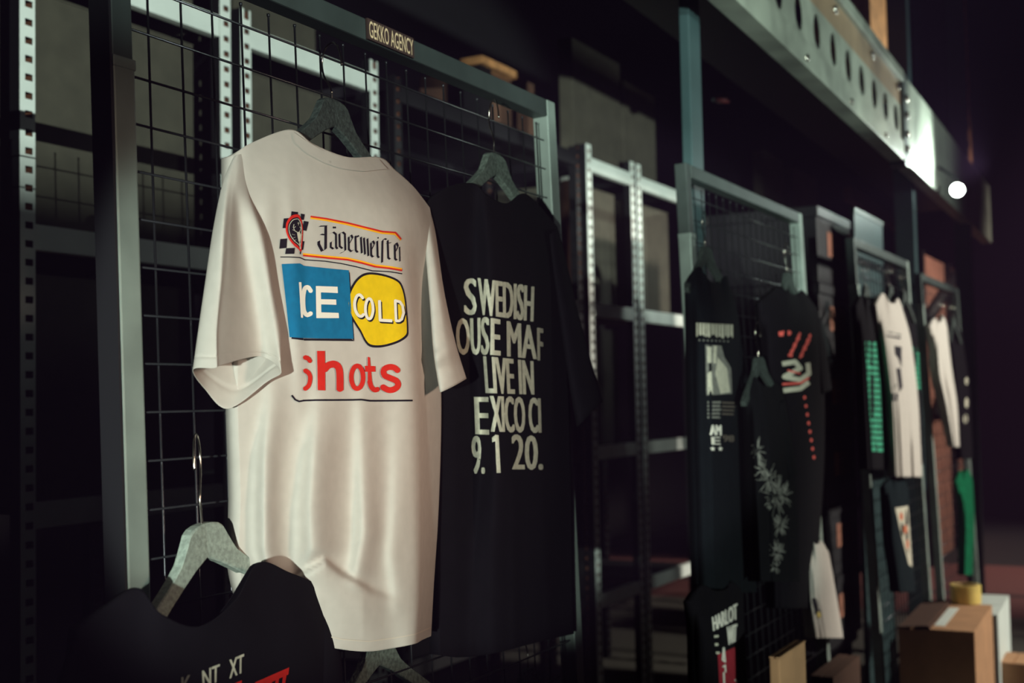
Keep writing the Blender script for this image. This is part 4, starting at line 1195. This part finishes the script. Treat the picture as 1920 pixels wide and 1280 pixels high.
# ------------------------------------------------------------------ boxes and tape at the lower right
ZT = 0.50
c0, c1, c2 = atz(1684, 1178, ZT), atz(1822, 1191, ZT), atz(1848, 1139, ZT)
ex = (c1 - c0); lx_ = ex.length; ang = math.radians(-88)
ly_ = max(0.3, abs((c2 - c1).dot(Vector((-math.sin(ang), math.cos(ang), 0)))))
g = tag(empty('cardboard_box', (c0.x, c0.y, 0), (0, 0, ang)), 'open brown cardboard box in front of the third panel, tape roll on top', 'box')
m = M['card']
t = 0.006
box('side_wall', 0, lx_, 0, t, 0, ZT, m, g); box('side_wall', 0, lx_, ly_ - t, ly_, 0, ZT, m, g)
box('side_wall', 0, t, t, ly_ - t, 0, ZT, m, g); box('side_wall', lx_ - t, lx_, t, ly_ - t, 0, ZT, m, g)
box('box_bottom', t, lx_ - t, t, ly_ - t, 0, 0.01, m, g)
fl = box('top_flap', lx_ * 0.42, lx_, 0, ly_, ZT, ZT + 0.005, m, g)
bm = bmesh.new(); add_box(bm, 0, lx_ * 0.40, 0, ly_, 0, 0.005)
o = from_bm('top_flap', bm, M['card_dark'], g); o.location = (0, 0, ZT + 0.002); o.rotation_euler = (0, -0.10, 0)
box('shipping_label', lx_ * 0.44, lx_ * 0.58, ly_ * 0.12, ly_ * 0.8, ZT + 0.005, ZT + 0.0065, M['card_white'], g)
box('gap_strip', lx_ * 0.405, lx_ * 0.425, 0.0, ly_, ZT + 0.004, ZT + 0.012, M['card_dark'], g)  # dark strip along the gap between the flaps
# tape roll standing on the flap
tp = atz(1831, 1138, ZT)
P = tp + Vector((0.06, 0.05, 0.008))
g = tag(empty('tape_roll', P), 'roll of yellow packing tape on the open brown box', 'tape')
R_, r_, h_ = 0.062, 0.044, 0.075


def annulus(name, R_, r_, h_, m, parent, n=36):
    bm = bmesh.new(); rg = []
    for rr, z in ((R_, 0), (R_, h_), (r_, h_), (r_, 0)):
        rg.append([bm.verts.new((rr * math.cos(2 * math.pi * k / n), rr * math.sin(2 * math.pi * k / n), z)) for k in range(n)])
    for i in range(4):
        a, b = rg[i], rg[(i + 1) % 4]
        for k in range(n): bm.faces.new((a[k], a[(k + 1) % n], b[(k + 1) % n], b[k]))
    return from_bm(name, bm, m, parent)


annulus('tape_winding', R_, r_ + 0.003, h_, M['tape'], g); annulus('core', r_ + 0.003, r_, h_ + 0.001, M['tape_core'], g)
# white box behind
ZW = 0.40
w0, w1, w2 = atz(1850, 1152, ZW), atz(1871, 1153, ZW), atz(1892, 1116, ZW)
ex = Vector((math.sin(0.1), -math.cos(0.1), 0))
rt = w1
ang = math.radians(-87.7)
g = tag(empty('cardboard_box', (rt.x, rt.y, 0), (0, 0, ang)), 'white cardboard box on the floor behind the brown box', 'box')
ly2 = max(0.35, abs((w2 - w1).dot(Vector((-math.sin(ang), math.cos(ang), 0)))))
box('carton_body', -0.22, 0, 0, ly2, 0, ZW - 0.005, M['card_white'], g, 0.004)
box('top_flap', -0.22, 0, 0, ly2 / 2 - 0.003, ZW - 0.005, ZW, M['card_white'], g); box('top_flap', -0.22, 0, ly2 / 2 + 0.003, ly2, ZW - 0.005, ZW, M['card_white'], g)
box('end_shade', -0.21, -0.02, -0.004, 0, 0.02, ZW - 0.02, M['card_dark'], g)  # dark panel stands in for shade on the box's near face
P = atz(1897, 1243, 0.18)
carton('small tan carton on the floor right of the white box', P.x, P.x + 0.25, P.y - 0.06, P.y + 0.05, 0, 0.18, M['card'])
P = at(1462, 1232, 0.86)
carton('brown cardboard box under the hanging shirts at the bottom edge', P.x, at(1511, 1232, 0.86).x, 0.86, 0.885, 0, P.z, M['card'])
P = at(1550, 1200, 1.02)
carton('brown cardboard box directly below the low white shirt', P.x - 0.05, P.x + 0.30, 0.99, 1.06, 0, at(1565, 1262, 1.0).z, M['card_dark'])
# crumpled film
P = atz(1742, 1272, 0.36)
bm = bmesh.new(); bmesh.ops.create_icosphere(bm, subdivisions=4, radius=0.15)
rnd = random.Random(2)
ax = [(Vector((rnd.gauss(0, 1), rnd.gauss(0, 1), rnd.gauss(0, 1))).normalized(), rnd.uniform(0.5, 0.95)) for _ in range(40)]
for v in bm.verts:
    n = v.co.normalized(); k = min(min(1.0, c / max(1e-3, n.dot(a))) if n.dot(a) > 0 else 1.0 for a, c in ax)
    v.co *= k; v.co.z = v.co.z * 1.2 + 0.17
g = tag(empty('plastic_bag', (P.x, P.y, 0)), 'crumpled clear plastic bag glinting in front of the brown box', 'bag')
from_bm('crumpled_film', bm, M['foil'], g); box('bag_base', -0.1, 0.1, -0.1, 0.1, 0, 0.06, M['foil'], g, 0.02)

# added unseen lamp body, its flap blocks light from the lower shelves
g = tag(empty('added_floodlight', (-2.2, -5.3, 0), (0, 0, math.radians(52.7))), 'added unseen black lamp on a stand, its flap blocking light from the lower shelves', 'lamp')
box('lamp_housing', -0.40, -0.06, -0.12, 0.12, 1.56, 1.84, M['black_plastic'], g, 0.01)
tube('stand_pole', [(-0.2, 0, 0.02), (-0.2, 0, 1.56)], 0.02, M['steel_dark'], g)
for a in range(3): tube('leg', [(-0.2, 0, 0.35), (-0.2 + 0.4 * math.cos(a * 2.094), 0.4 * math.sin(a * 2.094), 0.01)], 0.012, M['steel_dark'], g)
box('blocker_flap', 0.60, 0.604, -0.26, 0.26, 1.30, 1.7175, M['black_plastic'], g)
box('flap_arm', -0.06, 0.60, -0.25, -0.23, 1.60, 1.62, M['black_plastic'], g); box('flap_arm', -0.06, 0.60, 0.23, 0.25, 1.60, 1.62, M['black_plastic'], g)
